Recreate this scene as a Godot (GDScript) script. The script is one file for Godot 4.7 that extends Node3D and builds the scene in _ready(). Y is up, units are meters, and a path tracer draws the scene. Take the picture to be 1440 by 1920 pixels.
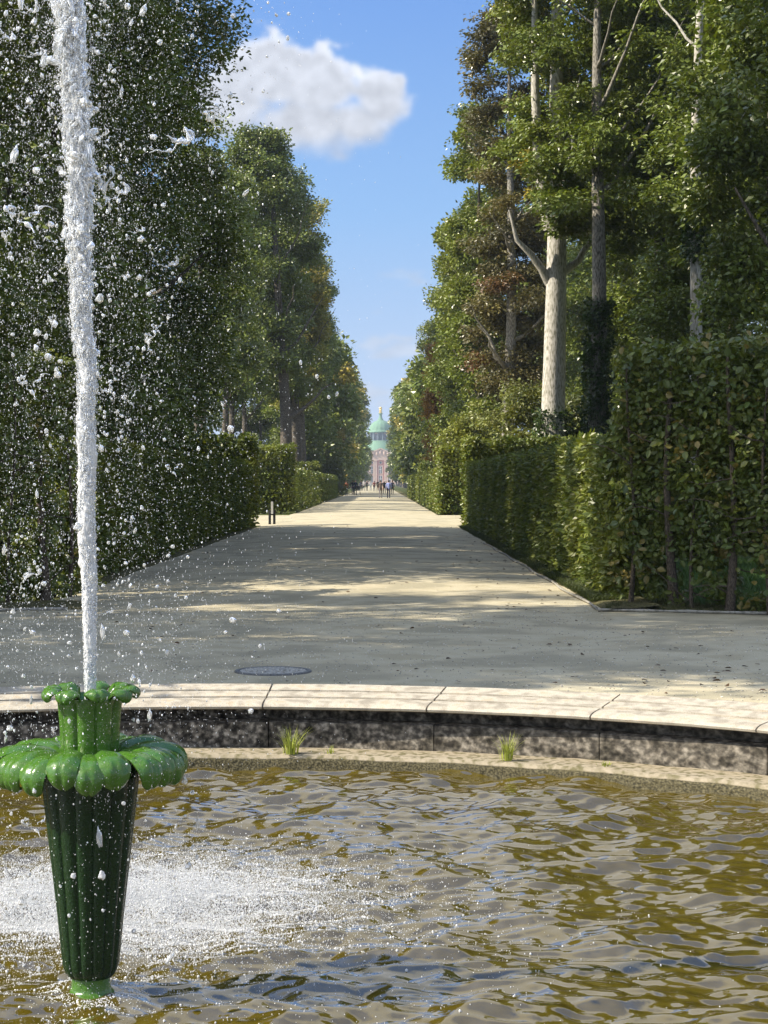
extends Node3D

var rng := RandomNumberGenerator.new()
var M := {}
var names := {}
const BC := Vector3(-1.053, 0.0, -6.49)   # the middle of the round basin
const WATER_Y := -0.28

# ---------------------------------------------------------------- small helpers
func lin(r: float, g: float, b: float, a := 1.0) -> Color:
	var c := Color(r, g, b).linear_to_srgb()
	c.a = a
	return c

func rr(a: float, b: float) -> float:
	return rng.randf_range(a, b)

func gs(s: float) -> float:
	return rng.randfn(0.0, s)

func numbered(called: String) -> String:
	var k: int = names.get(called, 0)
	names[called] = k + 1
	return called if k == 0 else "%s_%03d" % [called, k]

func tag(o: Node, label: String, category: String, group := "", kind := "") -> void:
	o.set_meta("label", label)
	o.set_meta("category", category)
	if group != "":
		o.set_meta("group", group)
	if kind != "":
		o.set_meta("kind", kind)

func thing(called: String, label: String, category: String, at: Vector3, group := "", turn := 0.0) -> Node3D:
	var o := Node3D.new()
	o.name = numbered(called)
	add_child(o)
	o.position = at
	o.rotation.y = turn
	tag(o, label, category, group)
	return o

func part(called: String, mesh: Mesh, m: Material, parent: Node3D, at := Vector3.ZERO) -> MeshInstance3D:
	var o := MeshInstance3D.new()
	o.name = called
	o.mesh = mesh
	o.material_override = m
	o.position = at
	parent.add_child(o, true)
	return o

func solo(called: String, mesh: Mesh, m: Material, at := Vector3.ZERO) -> MeshInstance3D:
	var o := MeshInstance3D.new()
	o.name = numbered(called)
	o.mesh = mesh
	o.material_override = m
	o.position = at
	add_child(o)
	return o

func many(called: String, mesh: Mesh, m: Material, places: Array, tints: PackedColorArray, parent: Node3D) -> MultiMeshInstance3D:
	var mm := MultiMesh.new()
	mm.transform_format = MultiMesh.TRANSFORM_3D
	mm.use_colors = true
	mm.mesh = mesh
	mm.instance_count = places.size()
	for i in places.size():
		mm.set_instance_transform(i, places[i])
		mm.set_instance_color(i, tints[i])
	var o := MultiMeshInstance3D.new()
	o.name = called if parent != self else numbered(called)
	o.multimesh = mm
	o.material_override = m
	o.set_meta("kind", "stuff")
	parent.add_child(o, true)
	return o

# ---------------------------------------------------------------- mesh building
class MB:
	var v := PackedVector3Array()
	var n := PackedVector3Array()
	var c := PackedColorArray()
	var i := PackedInt32Array()

func done(b: MB, smooth := true) -> ArrayMesh:
	var a := []
	a.resize(Mesh.ARRAY_MAX)
	if smooth and b.n.size() != b.v.size():
		var nn := PackedVector3Array()
		nn.resize(b.v.size())
		for k in range(0, b.i.size(), 3):
			var p := b.v[b.i[k]]
			var f := (b.v[b.i[k + 2]] - p).cross(b.v[b.i[k + 1]] - p)
			nn[b.i[k]] += f
			nn[b.i[k + 1]] += f
			nn[b.i[k + 2]] += f
		for k in nn.size():
			nn[k] = nn[k].normalized()
		b.n = nn
	a[Mesh.ARRAY_VERTEX] = b.v
	if b.n.size() == b.v.size():
		a[Mesh.ARRAY_NORMAL] = b.n
	if b.c.size() == b.v.size():
		a[Mesh.ARRAY_COLOR] = b.c
	a[Mesh.ARRAY_INDEX] = b.i
	var m := ArrayMesh.new()
	m.add_surface_from_arrays(Mesh.PRIMITIVE_TRIANGLES, a)
	return m

func add_grid(b: MB, rows: int, cols: int, pts: PackedVector3Array, wrap := false, flip := false) -> void:
	var o := b.v.size()
	b.v.append_array(pts)
	var last := cols if wrap else cols - 1
	for r in rows - 1:
		for c in last:
			var p := o + r * cols + c
			var q := o + r * cols + (c + 1) % cols
			var s := q + cols
			var t := p + cols
			if flip:
				b.i.append_array([p, s, q, p, t, s])
			else:
				b.i.append_array([p, q, s, p, s, t])

func add_box(b: MB, at: Vector3, size: Vector3, basis := Basis.IDENTITY) -> void:
	var h := size * 0.5
	for f in 6:
		var ax := f / 2
		var s := 1.0 if f % 2 == 0 else -1.0
		var n := Vector3.ZERO
		n[ax] = s
		var u := Vector3.ZERO
		u[(ax + 1) % 3] = 1.0
		var w := n.cross(u)
		var o := b.v.size()
		for k in [[-1, -1], [-1, 1], [1, 1], [1, -1]]:
			b.v.append(at + basis * ((n + u * k[0] + w * k[1]) * h))
		b.i.append_array([o, o + 1, o + 2, o, o + 2, o + 3])

func add_tube(b: MB, path: PackedVector3Array, radii: PackedFloat32Array, sides := 8, lump := 0.0, cap := false) -> void:
	var pts := PackedVector3Array()
	var ref := Vector3(0.31, 0.12, 0.94)
	var k0 := path.size()
	for k in k0:
		var d := (path[mini(k + 1, k0 - 1)] - path[maxi(k - 1, 0)]).normalized()
		var u := d.cross(ref)
		if u.length() < 0.05:
			u = d.cross(Vector3(1, 0, 0))
		u = u.normalized()
		var w := d.cross(u)
		for s in sides:
			var a := TAU * s / sides
			var r := radii[k]
			if lump > 0.0:
				r *= 1.0 + lump * sin(a * 3.0 + k * 0.6) + rr(-lump, lump) * 0.5
			pts.append(path[k] + (u * cos(a) + w * sin(a)) * r)
	add_grid(b, k0, sides, pts, true)
	if cap:
		for e in 2:
			var o := b.v.size()
			var row := 0 if e == 0 else (k0 - 1) * sides
			b.v.append(path[0] if e == 0 else path[k0 - 1])
			for s in sides:
				b.v.append(pts[row + s])
			for s in sides:
				var p := o + 1 + s
				var q := o + 1 + (s + 1) % sides
				b.i.append_array([o, q, p] if e == 0 else [o, p, q])

# a solid of revolution; prof holds (radius, height) from bottom to top, lobes > 0 makes convex flutes
func lathe(prof: Array, sides: int, lobes := 0, depth := 0.0, flute_from := -1e9, flute_to := 1e9) -> ArrayMesh:
	var b := MB.new()
	var pts := PackedVector3Array()
	for p in prof:
		var d := depth if p.y >= flute_from and p.y <= flute_to else 0.0
		for s in sides:
			var a := TAU * s / sides
			var r: float = p.x
			if lobes > 0:
				r *= 1.0 - d + d * pow(absf(cos(a * lobes * 0.5)), 0.42)
			pts.append(Vector3(sin(a) * r, p.y, cos(a) * r))
	add_grid(b, prof.size(), sides, pts, true, true)
	return done(b)

# a block swept round the basin's middle; prof is a closed outline of (radius, height); faces sharper than 40 degrees keep their edge
func arc_block(prof: Array, a0: float, a1: float, steps: int, wobble := 0.0, capped := true) -> ArrayMesh:
	var b := MB.new()
	var n := prof.size()
	var en := []
	for k in n:
		var d: Vector2 = prof[(k + 1) % n] - prof[k]
		en.append(Vector2(d.y, -d.x).normalized())
	for k in n:
		var p: Vector2 = prof[k]
		var q: Vector2 = prof[(k + 1) % n]
		var np: Vector2 = en[k]
		var nq: Vector2 = en[k]
		if en[k].dot(en[(k + n - 1) % n]) > 0.76:
			np = (en[k] + en[(k + n - 1) % n]).normalized()
		if en[k].dot(en[(k + 1) % n]) > 0.76:
			nq = (en[k] + en[(k + 1) % n]).normalized()
		var o := b.v.size()
		for s in steps + 1:
			var a := lerpf(a0, a1, float(s) / steps)
			var dir := Vector3(sin(a), 0, -cos(a))
			var wv := wobble * sin(a * 37.0 + p.x * 9.0) + wobble * 0.7 * sin(a * 91.0)
			for e in [[p, np], [q, nq]]:
				b.v.append(dir * (e[0].x + wv) + Vector3(0, e[0].y + wv * 0.4, 0))
				b.n.append((dir * e[1].x + Vector3(0, e[1].y, 0)).normalized())
		for s in steps:
			var z := o + s * 2
			b.i.append_array([z, z + 1, z + 3, z, z + 3, z + 2])
	if capped:
		for e in 2:
			var a := a0 if e == 0 else a1
			var dir := Vector3(sin(a), 0, -cos(a))
			var poly := PackedVector2Array(prof)
			var tri := Geometry2D.triangulate_polygon(poly)
			var o := b.v.size()
			var fn := Vector3(cos(a), 0, sin(a)) * (-1.0 if e == 0 else 1.0)
			for p in prof:
				b.v.append(dir * p.x + Vector3(0, p.y, 0))
				b.n.append(fn)
			for t in range(0, tri.size(), 3):
				b.i.append_array([o + tri[t], o + tri[t + 1], o + tri[t + 2]])
	# make the winding agree with the normals
	for k in range(0, b.i.size(), 3):
		var p := b.v[b.i[k]]
		var f := (b.v[b.i[k + 2]] - p).cross(b.v[b.i[k + 1]] - p)
		if f.dot(b.n[b.i[k]]) < 0.0:
			var t := b.i[k + 1]
			b.i[k + 1] = b.i[k + 2]
			b.i[k + 2] = t
	return done(b)

# ---------------------------------------------------------------- materials
func noise_tex(freq: float, oct: int, cols: Array, offs: Array, seed_: int, size := 512, kind := FastNoiseLite.TYPE_SIMPLEX_SMOOTH) -> NoiseTexture2D:
	var f := FastNoiseLite.new()
	f.noise_type = kind
	f.frequency = freq
	f.fractal_octaves = oct
	f.fractal_type = FastNoiseLite.FRACTAL_FBM if oct > 1 else FastNoiseLite.FRACTAL_NONE
	f.seed = seed_
	var t := NoiseTexture2D.new()
	t.width = size
	t.height = size
	t.seamless = true
	t.noise = f
	if cols.size():
		var g := Gradient.new()
		g.offsets = PackedFloat32Array(offs)
		g.colors = PackedColorArray(cols)
		t.color_ramp = g
	return t

func mat(c: Color, rough := 0.8, spec := 0.5) -> StandardMaterial3D:
	var m := StandardMaterial3D.new()
	m.albedo_color = c
	m.roughness = rough
	m.metallic_specular = spec
	return m

func tri(m: StandardMaterial3D, tex: Texture2D, scale: float, bump: Texture2D = null, cm := 0.0, over: Texture2D = null, over_scale := 0.1) -> StandardMaterial3D:
	m.albedo_texture = tex
	m.uv1_triplanar = true
	m.uv1_world_triplanar = true
	m.uv1_scale = Vector3.ONE * scale
	if bump:
		m.heightmap_enabled = true
		m.heightmap_texture = bump
		m.heightmap_scale = cm
	if over:
		m.detail_enabled = true
		m.detail_albedo = over
		m.detail_blend_mode = BaseMaterial3D.BLEND_MODE_MUL
		m.detail_uv_layer = BaseMaterial3D.DETAIL_UV_2
		m.uv2_triplanar = true
		m.uv2_world_triplanar = true
		m.uv2_scale = Vector3.ONE * over_scale
	return m

func leafy(rough: float, back: Color, spec := 0.4) -> StandardMaterial3D:
	var m := mat(Color.WHITE, rough, spec)
	m.vertex_color_use_as_albedo = true
	m.cull_mode = BaseMaterial3D.CULL_DISABLED
	m.backlight_enabled = true
	m.backlight = back
	return m

func make_materials() -> void:
	var grain := noise_tex(0.30, 3, [], [], 3, 512)
	var soft := noise_tex(0.03, 5, [Color(0.72, 0.72, 0.71), Color(1, 1, 1)], [0.3, 0.6], 5, 512)
	var lump := noise_tex(0.03, 4, [], [], 6, 512)
	M.gravel = tri(mat(lin(0.555, 0.515, 0.375), 0.95, 0.2), noise_tex(0.22, 3, [Color(0.80, 0.79, 0.78), Color(0.95, 0.94, 0.93), Color(1, 1, 1)], [0.25, 0.5, 0.8], 11, 1024), 0.55, grain, 0.3,
		noise_tex(0.012, 4, [Color(0.87, 0.87, 0.865), Color(0.97, 0.96, 0.95), Color(1, 1, 1), Color(0.93, 0.92, 0.90)], [0.28, 0.46, 0.6, 0.78], 12, 1024), 0.05)
	M.soil = tri(mat(Color.WHITE, 0.95, 0.2), noise_tex(0.05, 4, [lin(0.04, 0.045, 0.016), lin(0.065, 0.095, 0.02), lin(0.09, 0.075, 0.04)], [0.3, 0.5, 0.72], 21), 0.35, grain, 2.0)
	M.verge = tri(mat(Color.WHITE, 0.95, 0.2), noise_tex(0.06, 4, [lin(0.08, 0.065, 0.04), lin(0.11, 0.12, 0.04), lin(0.22, 0.19, 0.13)], [0.32, 0.52, 0.72], 22), 0.8, grain, 2.0)
	M.coping = tri(mat(lin(0.47, 0.44, 0.375), 0.85, 0.35), noise_tex(0.02, 6, [Color(0.82, 0.81, 0.79), Color(0.93, 0.92, 0.90), Color(1, 1, 0.99), Color(0.97, 0.93, 0.87)], [0.25, 0.42, 0.58, 0.8], 31, 1024), 0.28, lump, 0.3,
		noise_tex(0.12, 4, [Color(0.60, 0.58, 0.55), Color(0.94, 0.93, 0.92), Color(1, 1, 1)], [0.20, 0.31, 0.6], 32, 1024), 0.75)
	M.mortar = tri(mat(lin(0.24, 0.235, 0.22), 0.95, 0.2), soft, 3.0)
	M.wall = tri(mat(lin(0.36, 0.343, 0.305), 0.9, 0.3), noise_tex(0.035, 6, [Color(0.42, 0.41, 0.40), Color(0.62, 0.61, 0.59), Color(0.78, 0.76, 0.73), Color(1, 0.98, 0.95)], [0.30, 0.46, 0.60, 0.78], 33, 1024), 0.5, lump, 0.6,
		noise_tex(0.014, 5, [Color(0.62, 0.62, 0.61), Color(0.84, 0.83, 0.82), Color(1, 1, 1)], [0.32, 0.5, 0.66], 34), 0.9)
	M.ledge = tri(mat(lin(0.34, 0.31, 0.25), 0.95, 0.3), noise_tex(0.03, 6, [Color(0.62, 0.62, 0.50), Color(0.82, 0.80, 0.74), Color(0.97, 0.95, 0.92), Color(0.90, 0.88, 0.82)], [0.26, 0.42, 0.58, 0.78], 35, 1024), 0.4, lump, 0.6)
	M.algae = tri(mat(lin(0.13, 0.115, 0.07), 0.7, 0.4), noise_tex(0.06, 5, [Color(0.35, 0.36, 0.28), Color(0.7, 0.68, 0.55), Color(1, 1, 0.95)], [0.3, 0.5, 0.72], 37, 1024), 0.9, lump, 0.8)
	M.floor = tri(mat(Color.WHITE, 0.9, 0.3), noise_tex(0.012, 4, [lin(0.03, 0.024, 0.005), lin(0.085, 0.066, 0.012), lin(0.20, 0.155, 0.03)], [0.3, 0.5, 0.75], 36), 0.5)
	var w := mat(lin(0.085, 0.063, 0.006, 0.84), 0.012, 0.72)
	w.clearcoat_enabled = true
	w.clearcoat = 1.0
	w.clearcoat_roughness = 0.01
	w.transparency = BaseMaterial3D.TRANSPARENCY_ALPHA
	M.water = w
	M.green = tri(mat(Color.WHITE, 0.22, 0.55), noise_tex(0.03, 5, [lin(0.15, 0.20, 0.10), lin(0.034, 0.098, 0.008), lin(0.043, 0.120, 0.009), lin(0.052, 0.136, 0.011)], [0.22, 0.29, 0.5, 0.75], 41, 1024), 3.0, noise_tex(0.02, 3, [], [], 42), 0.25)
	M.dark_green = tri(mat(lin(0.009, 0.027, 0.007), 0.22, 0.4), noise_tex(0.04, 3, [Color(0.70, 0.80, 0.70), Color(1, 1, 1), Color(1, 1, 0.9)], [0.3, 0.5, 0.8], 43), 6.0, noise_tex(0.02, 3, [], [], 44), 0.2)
	var foam := mat(lin(0.84, 0.86, 0.88), 0.12, 0.5)
	foam.vertex_color_use_as_albedo = true
	foam.backlight_enabled = true
	foam.backlight = Color(0.75, 0.75, 0.75)
	M.foam = foam
	var dr := mat(lin(0.92, 0.94, 0.96, 0.27), 0.02, 0.5)
	dr.transparency = BaseMaterial3D.TRANSPARENCY_ALPHA
	dr.refraction_enabled = true
	dr.refraction_scale = 0.033
	M.drop = dr
	var jt := mat(lin(0.90, 0.92, 0.94, 0.62), 0.10, 0.5)
	jt.transparency = BaseMaterial3D.TRANSPARENCY_ALPHA
	jt.refraction_enabled = true
	jt.refraction_scale = 0.033
	jt.backlight_enabled = true
	jt.backlight = Color(0.6, 0.6, 0.6)
	M.jet = jt
	M.leaf = leafy(0.34, Color(0.70, 0.70, 0.34), 0.5)
	M.leaf_dull = leafy(0.5, Color(0.5, 0.5, 0.3))
	M.hedge_leaf = leafy(0.38, Color(0.80, 0.78, 0.38), 0.5)
	M.grass = leafy(0.5, Color(0.6, 0.6, 0.3))
	M.beech = tri(mat(lin(0.50, 0.475, 0.43), 0.8, 0.3), noise_tex(0.03, 6, [Color(0.66, 0.67, 0.62), Color(0.90, 0.90, 0.88), Color(1, 1, 1)], [0.28, 0.44, 0.62], 51), 0.25, lump, 0.6)
	M.beech.uv1_scale = Vector3(0.9, 0.22, 0.9)
	M.bark = tri(mat(lin(0.19, 0.165, 0.135), 0.9, 0.3), noise_tex(0.04, 4, [Color(0.45, 0.45, 0.42), Color(1, 1, 1)], [0.3, 0.65], 53), 1.0, lump, 3.0)
	M.grey_bark = tri(mat(lin(0.30, 0.28, 0.245), 0.85, 0.3), noise_tex(0.035, 5, [Color(0.5, 0.5, 0.47), Color(0.85, 0.85, 0.82), Color(1, 1, 1)], [0.3, 0.48, 0.65], 55), 0.5, lump, 1.5)
	M.grey_bark.uv1_scale = Vector3(1.2, 0.25, 1.2)
	M.bark.uv1_scale = Vector3(1.4, 0.25, 1.4)
	M.stem = tri(mat(lin(0.15, 0.12, 0.09), 0.9, 0.3), noise_tex(0.05, 4, [Color(0.4, 0.4, 0.38), Color(1, 1, 1)], [0.3, 0.65], 54), 2.0, lump, 1.0)
	M.stem.uv1_scale = Vector3(3.0, 0.7, 3.0)
	M.edging = tri(mat(lin(0.36, 0.34, 0.29), 0.9, 0.3), soft, 1.0)
	M.iron = tri(mat(lin(0.16, 0.165, 0.165), 0.6, 0.5), soft, 4.0, grain, 0.2)
	M.plate = tri(mat(lin(0.44, 0.43, 0.39), 0.9, 0.3), soft, 2.0, grain, 0.2)
	M.black = mat(lin(0.018, 0.018, 0.02), 0.5, 0.4)
	M.white = mat(lin(0.75, 0.75, 0.73), 0.5, 0.4)
	M.rubber = mat(lin(0.02, 0.02, 0.02), 0.8, 0.3)
	M.pink = tri(mat(lin(0.52, 0.22, 0.18), 0.9, 0.3), noise_tex(0.05, 4, [Color(0.85, 0.85, 0.85), Color(1, 1, 1)], [0.3, 0.6], 61), 0.1)
	M.sand = tri(mat(lin(0.58, 0.44, 0.36), 0.9, 0.3), noise_tex(0.05, 4, [Color(0.82, 0.80, 0.78), Color(1, 1, 1)], [0.3, 0.6], 62), 0.15)
	M.copper = tri(mat(lin(0.17, 0.29, 0.21), 0.8, 0.4), noise_tex(0.05, 4, [Color(0.72, 0.80, 0.78), Color(1, 1, 1), Color(0.95, 1.0, 0.85)], [0.3, 0.55, 0.8], 63), 0.1)
	M.slate = mat(lin(0.10, 0.135, 0.16), 0.6, 0.4)
	M.glass = mat(lin(0.05, 0.06, 0.07), 0.1, 0.6)
	var gold := mat(lin(0.75, 0.52, 0.16), 0.35, 0.5)
	gold.metallic = 0.8
	M.gold = gold
	var sk := mat(Color.WHITE, 0.75, 0.4)
	sk.vertex_color_use_as_albedo = true
	M.figure = sk

# ---------------------------------------------------------------- foliage
# a spray of leaves: every leaf is two faces folded along its rib
func clump(n: int, ext: Vector3, length: float, width: float, flat: float, seed_: int, twig := true) -> ArrayMesh:
	rng.seed = seed_
	var b := MB.new()
	for k in n:
		var d := Vector3(gs(1), gs(1), gs(1)).normalized()
		var p := Vector3(d.x * ext.x, d.y * ext.y, d.z * ext.z) * pow(rng.randf(), 0.45)
		var dir := (Vector3(d.x, d.y * 0.3 - 0.25, d.z) + Vector3(gs(0.5), gs(0.35), gs(0.5))).normalized()
		var up := (Vector3(gs(1), gs(1), gs(1)) * (1.0 - flat) + Vector3(0, 1, 0) * flat).normalized()
		var side := dir.cross(up).normalized()
		var nn := side.cross(dir)
		var l := length * rr(0.7, 1.25)
		var w := width * rr(0.7, 1.2) * 0.5
		var o := b.v.size()
		b.v.append_array([p, p + dir * l * 0.45 + side * w + nn * w * 0.35, p + dir * l, p + dir * l * 0.45 - side * w + nn * w * 0.35])
		var t := rr(0.72, 1.25)
		var col := Color(t * rr(0.9, 1.15), t, t * rr(0.8, 1.1))
		for q in 4:
			b.c.append(col)
		b.i.append_array([o, o + 1, o + 2, o, o + 2, o + 3])
	if twig:
		for k in 3:
			var d := Vector3(gs(1), gs(0.5), gs(1)).normalized()
			var o := b.v.size()
			var tip := Vector3(d.x * ext.x, d.y * ext.y, d.z * ext.z)
			var s := d.cross(Vector3.UP).normalized() * length * 0.06
			b.v.append_array([-tip * 0.3 - s, -tip * 0.3 + s, tip])
			for q in 3:
				b.c.append(Color(1.2, 0.75, 0.8))
			b.i.append_array([o, o + 1, o + 2])
	return done(b, false)

# rounder leaves with eight faces, for what stands close
func sprig(n: int, ext: float, length: float, width: float, seed_: int) -> ArrayMesh:
	rng.seed = seed_
	var b := MB.new()
	for k in n:
		var p := Vector3(gs(1), gs(1), gs(1)).normalized() * ext * rng.randf()
		var dir := Vector3(gs(0.8), gs(0.5) - 0.35, gs(0.5) + 0.2).normalized()
		var up := Vector3(gs(0.5), 0.8 + gs(0.4), 0.7 + gs(0.4)).normalized()
		add_leaf(b, p, dir, up, length * rr(0.65, 1.2), width * rr(0.7, 1.15))
	return done(b, false)

func add_leaf(b: MB, p: Vector3, dir: Vector3, up: Vector3, l: float, w: float) -> void:
	var side := dir.cross(up).normalized()
	var nn := side.cross(dir)
	var o := b.v.size()
	var t := rr(0.75, 1.2)
	var col := Color(t * rr(0.9, 1.15), t, t * rr(0.8, 1.1))
	var lift := w * 0.16
	var bend := rr(-0.1, 0.2) * l
	b.v.append_array([p, p + dir * l * 0.25 + side * w * 0.42 + nn * lift, p + dir * l * 0.6 + side * w * 0.46 + nn * (lift - bend * 0.3), p + dir * l - nn * bend,
		p + dir * l * 0.6 - side * w * 0.46 + nn * (lift - bend * 0.3), p + dir * l * 0.25 - side * w * 0.42 + nn * lift, p + dir * l * 0.45 - nn * bend * 0.1])
	for q in 7:
		b.c.append(col)
	for q in 6:
		b.i.append_array([o + 6, o + q, o + (q + 1) % 6])

var CL := {}

func make_clumps() -> void:
	CL.near = clump(48, Vector3(0.5, 0.24, 0.5), 0.165, 0.105, 0.5, 101)
	CL.near2 = clump(50, Vector3(0.46, 0.36, 0.46), 0.14, 0.10, 0.25, 102)
	CL.droop = clump(52, Vector3(0.42, 0.55, 0.42), 0.13, 0.07, 0.1, 103)
	CL.mid = clump(44, Vector3(0.75, 0.42, 0.75), 0.21, 0.14, 0.35, 104)
	CL.far = clump(34, Vector3(1.3, 1.0, 1.3), 0.5, 0.34, 0.2, 105)
	CL.hedge = clump(26, Vector3(0.13, 0.13, 0.13), 0.09, 0.062, 0.15, 106)
	CL.hedge_far = clump(24, Vector3(0.2, 0.2, 0.2), 0.14, 0.10, 0.15, 107, false)
	CL.sprig = sprig(11, 0.14, 0.088, 0.062, 108)
	CL.ivy = clump(16, Vector3(0.16, 0.2, 0.16), 0.11, 0.1, 0.1, 109, false)
	var one := MB.new()
	rng.seed = 110
	add_leaf(one, Vector3.ZERO, Vector3(0, -0.35, 0.6).normalized(), Vector3(0, 0.8, 0.5).normalized(), 0.105, 0.075)
	CL.leaf = done(one, false)

func basis_rand(tilt: float, s: float) -> Basis:
	return (Basis(Vector3.UP, rr(0, TAU)) * Basis(Vector3.RIGHT, gs(tilt))).scaled(Vector3.ONE * s)

func tree(d: Dictionary) -> Node3D:
	rng.seed = d.seed
	var h: float = d.h
	var cb: float = d.cb
	var r: float = d.r
	var tr: float = d.tr
	var o := thing(d.name, d.label, "tree", Vector3(d.x, 0, -d.z), d.get("group", ""))
	var bark: Material = M[d.get("bark", "bark")]
	var lean: Vector2 = d.get("lean", Vector2.ZERO)
	var ox: float = d.get("ox", 0.0)
	var oz: float = d.get("oz", 0.0)
	# trunk
	var path := PackedVector3Array()
	var rad := PackedFloat32Array()
	var steps := 16
	for k in steps + 1:
		var t := float(k) / steps
		path.append(Vector3(lean.x * t + ox * t * t * 0.6 + sin(t * 7.0 + d.seed) * 0.10 * (1.0 if k > 0 else 0.0), -0.2 + h * 0.93 * t, lean.y * t + cos(t * 6.0 + d.seed) * 0.10))
		rad.append(tr * (1.0 + 0.35 * exp(-t * 22.0)) * lerpf(1.0, 0.16, pow(t, 1.2)))
	var b := MB.new()
	add_tube(b, path, rad, 14 if tr > 0.25 else 9, 0.04)
	part("trunk", done(b), bark, o)
	for k in int(d.get("limbs", 5)):
		var t0 := rr(maxf(cb * 0.85 / h, 0.18), 0.8)
		var at := path[int(t0 * steps)]
		var a := rr(0, TAU)
		var up := rr(0.5, 1.4)
		var lp := PackedVector3Array()
		var lr := PackedFloat32Array()
		var ll := r * rr(0.75, 1.15)
		var r0 := rad[int(t0 * steps)] * rr(0.35, 0.55)
		for q in 7:
			var s := q / 6.0
			lp.append(at + Vector3(cos(a) * ll * s, up * ll * s * (0.6 + 0.7 * s), sin(a) * ll * s) + Vector3(gs(0.08), gs(0.06), gs(0.08)) * s * 2.0)
			lr.append(r0 * (1.0 - 0.85 * s))
		b = MB.new()
		add_tube(b, lp, lr, 7)
		part("limb", done(b), bark, o)
	for e in d.get("extra", []):
		b = MB.new()
		add_tube(b, PackedVector3Array(e[0]), PackedFloat32Array(e[1]), 10, 0.04)
		part("limb", done(b), bark, o)
	# crown
	var places := []
	var tints := PackedColorArray()
	var n: int = d.n
	var cs: float = d.get("cs", 1.0)
	var per := 16
	var c0: Color = d.tint
	var c1: Color = d.get("tint2", c0 * 1.5)
	for k in n / per:
		var t := rng.randf()
		var prof := 1.0
		if t < 0.12:
			prof = 0.62 + t / 0.12 * 0.38
		elif t > 0.78:
			prof = sqrt(maxf(0.02, 1.0 - pow((t - 0.78) / 0.23, 2.0)))
		prof *= 0.84 + 0.16 * sin(t * 19.0 + d.seed)
		var a := rr(0, TAU)
		var ra := r * prof * pow(rr(0.12, 1.0), 0.5)
		var c := Vector3(ox + lean.x * t + cos(a) * ra, cb + (h - cb) * t, oz + lean.y * t + sin(a) * ra)
		var ct := c0.lerp(c1, pow(rng.randf(), 1.6)) * rr(0.8, 1.2)
		if d.has("tint3") and rng.randf() < d.get("p3", 0.15):
			ct = d.tint3
		var sp := rr(0.5, 1.05) * cs
		for q in per:
			var p := c + Vector3(gs(0.55), gs(0.27), gs(0.55)) * sp
			if d.has("clip") and (p.x + d.x) * signf(d.x) < d.clip:
				p.x = (d.clip + absf(gs(0.35)) - 0.1) * signf(d.x) - d.x
			places.append(Transform3D(basis_rand(0.35, rr(0.75, 1.3) * lerpf(cs, 1.0, 0.5)), p))
			var v := rr(0.82, 1.18)
			tints.append(Color(ct.r * v, ct.g * v, ct.b * v))
	many("crown", CL[d.cl], M.leaf, places, tints, o)
	# ivy climbing the trunk
	if d.has("ivy"):
		places = []
		tints = PackedColorArray()
		for k in int(d.ivy[2]):
			var y := lerpf(d.ivy[0], d.ivy[1], pow(rng.randf(), 0.9))
			var t := clampf(y / (h * 0.93), 0.0, 1.0)
			var a := rr(0, TAU)
			var f := t * steps
			var at := path[int(f)].lerp(path[mini(int(f) + 1, steps)], f - int(f))
			places.append(Transform3D(basis_rand(0.5, rr(0.7, 1.3)), at + Vector3(cos(a), 0, sin(a)) * (rad[int(f)] + rr(0.0, 0.16))))
			var v := rr(0.7, 1.3)
			tints.append(Color(0.05 * v, 0.085 * v, 0.02 * v))
		many("ivy", CL.ivy, M.leaf, places, tints, o)
	return o

func shrub(label: String, x: float, z: float, h: float, r: float, n: int, c: Color, seed_: int, cl := "near") -> void:
	rng.seed = seed_
	var o := thing("shrub", label, "shrub", Vector3(x, 0, -z), "shrubs behind the hedges")
	for k in 4:
		var b := MB.new()
		var a := rr(0, TAU)
		var lp := PackedVector3Array()
		var lr := PackedFloat32Array()
		for q in 5:
			var s := q / 4.0
			lp.append(Vector3(cos(a) * r * 0.5 * s, -0.1 + h * 0.8 * s, sin(a) * r * 0.5 * s))
			lr.append(0.04 * (1.0 - 0.7 * s))
		add_tube(b, lp, lr, 6)
		part("stem", done(b), M.bark, o)
	var places := []
	var tints := PackedColorArray()
	for k in n / 10:
		var d := Vector3(gs(1), gs(1), gs(1)).normalized() * pow(rr(0.1, 1.0), 0.4)
		var c0 := Vector3(d.x * r, h * 0.5 + d.y * h * 0.48, d.z * r)
		var v0 := rr(0.75, 1.3)
		for q in 10:
			places.append(Transform3D(basis_rand(0.4, rr(0.7, 1.2)), c0 + Vector3(gs(0.35), gs(0.25), gs(0.35))))
			var v := v0 * rr(0.85, 1.15)
			tints.append(Color(c.r * v, c.g * v, c.b * v))
	many("foliage", CL[cl], M.leaf, places, tints, o)

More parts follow.
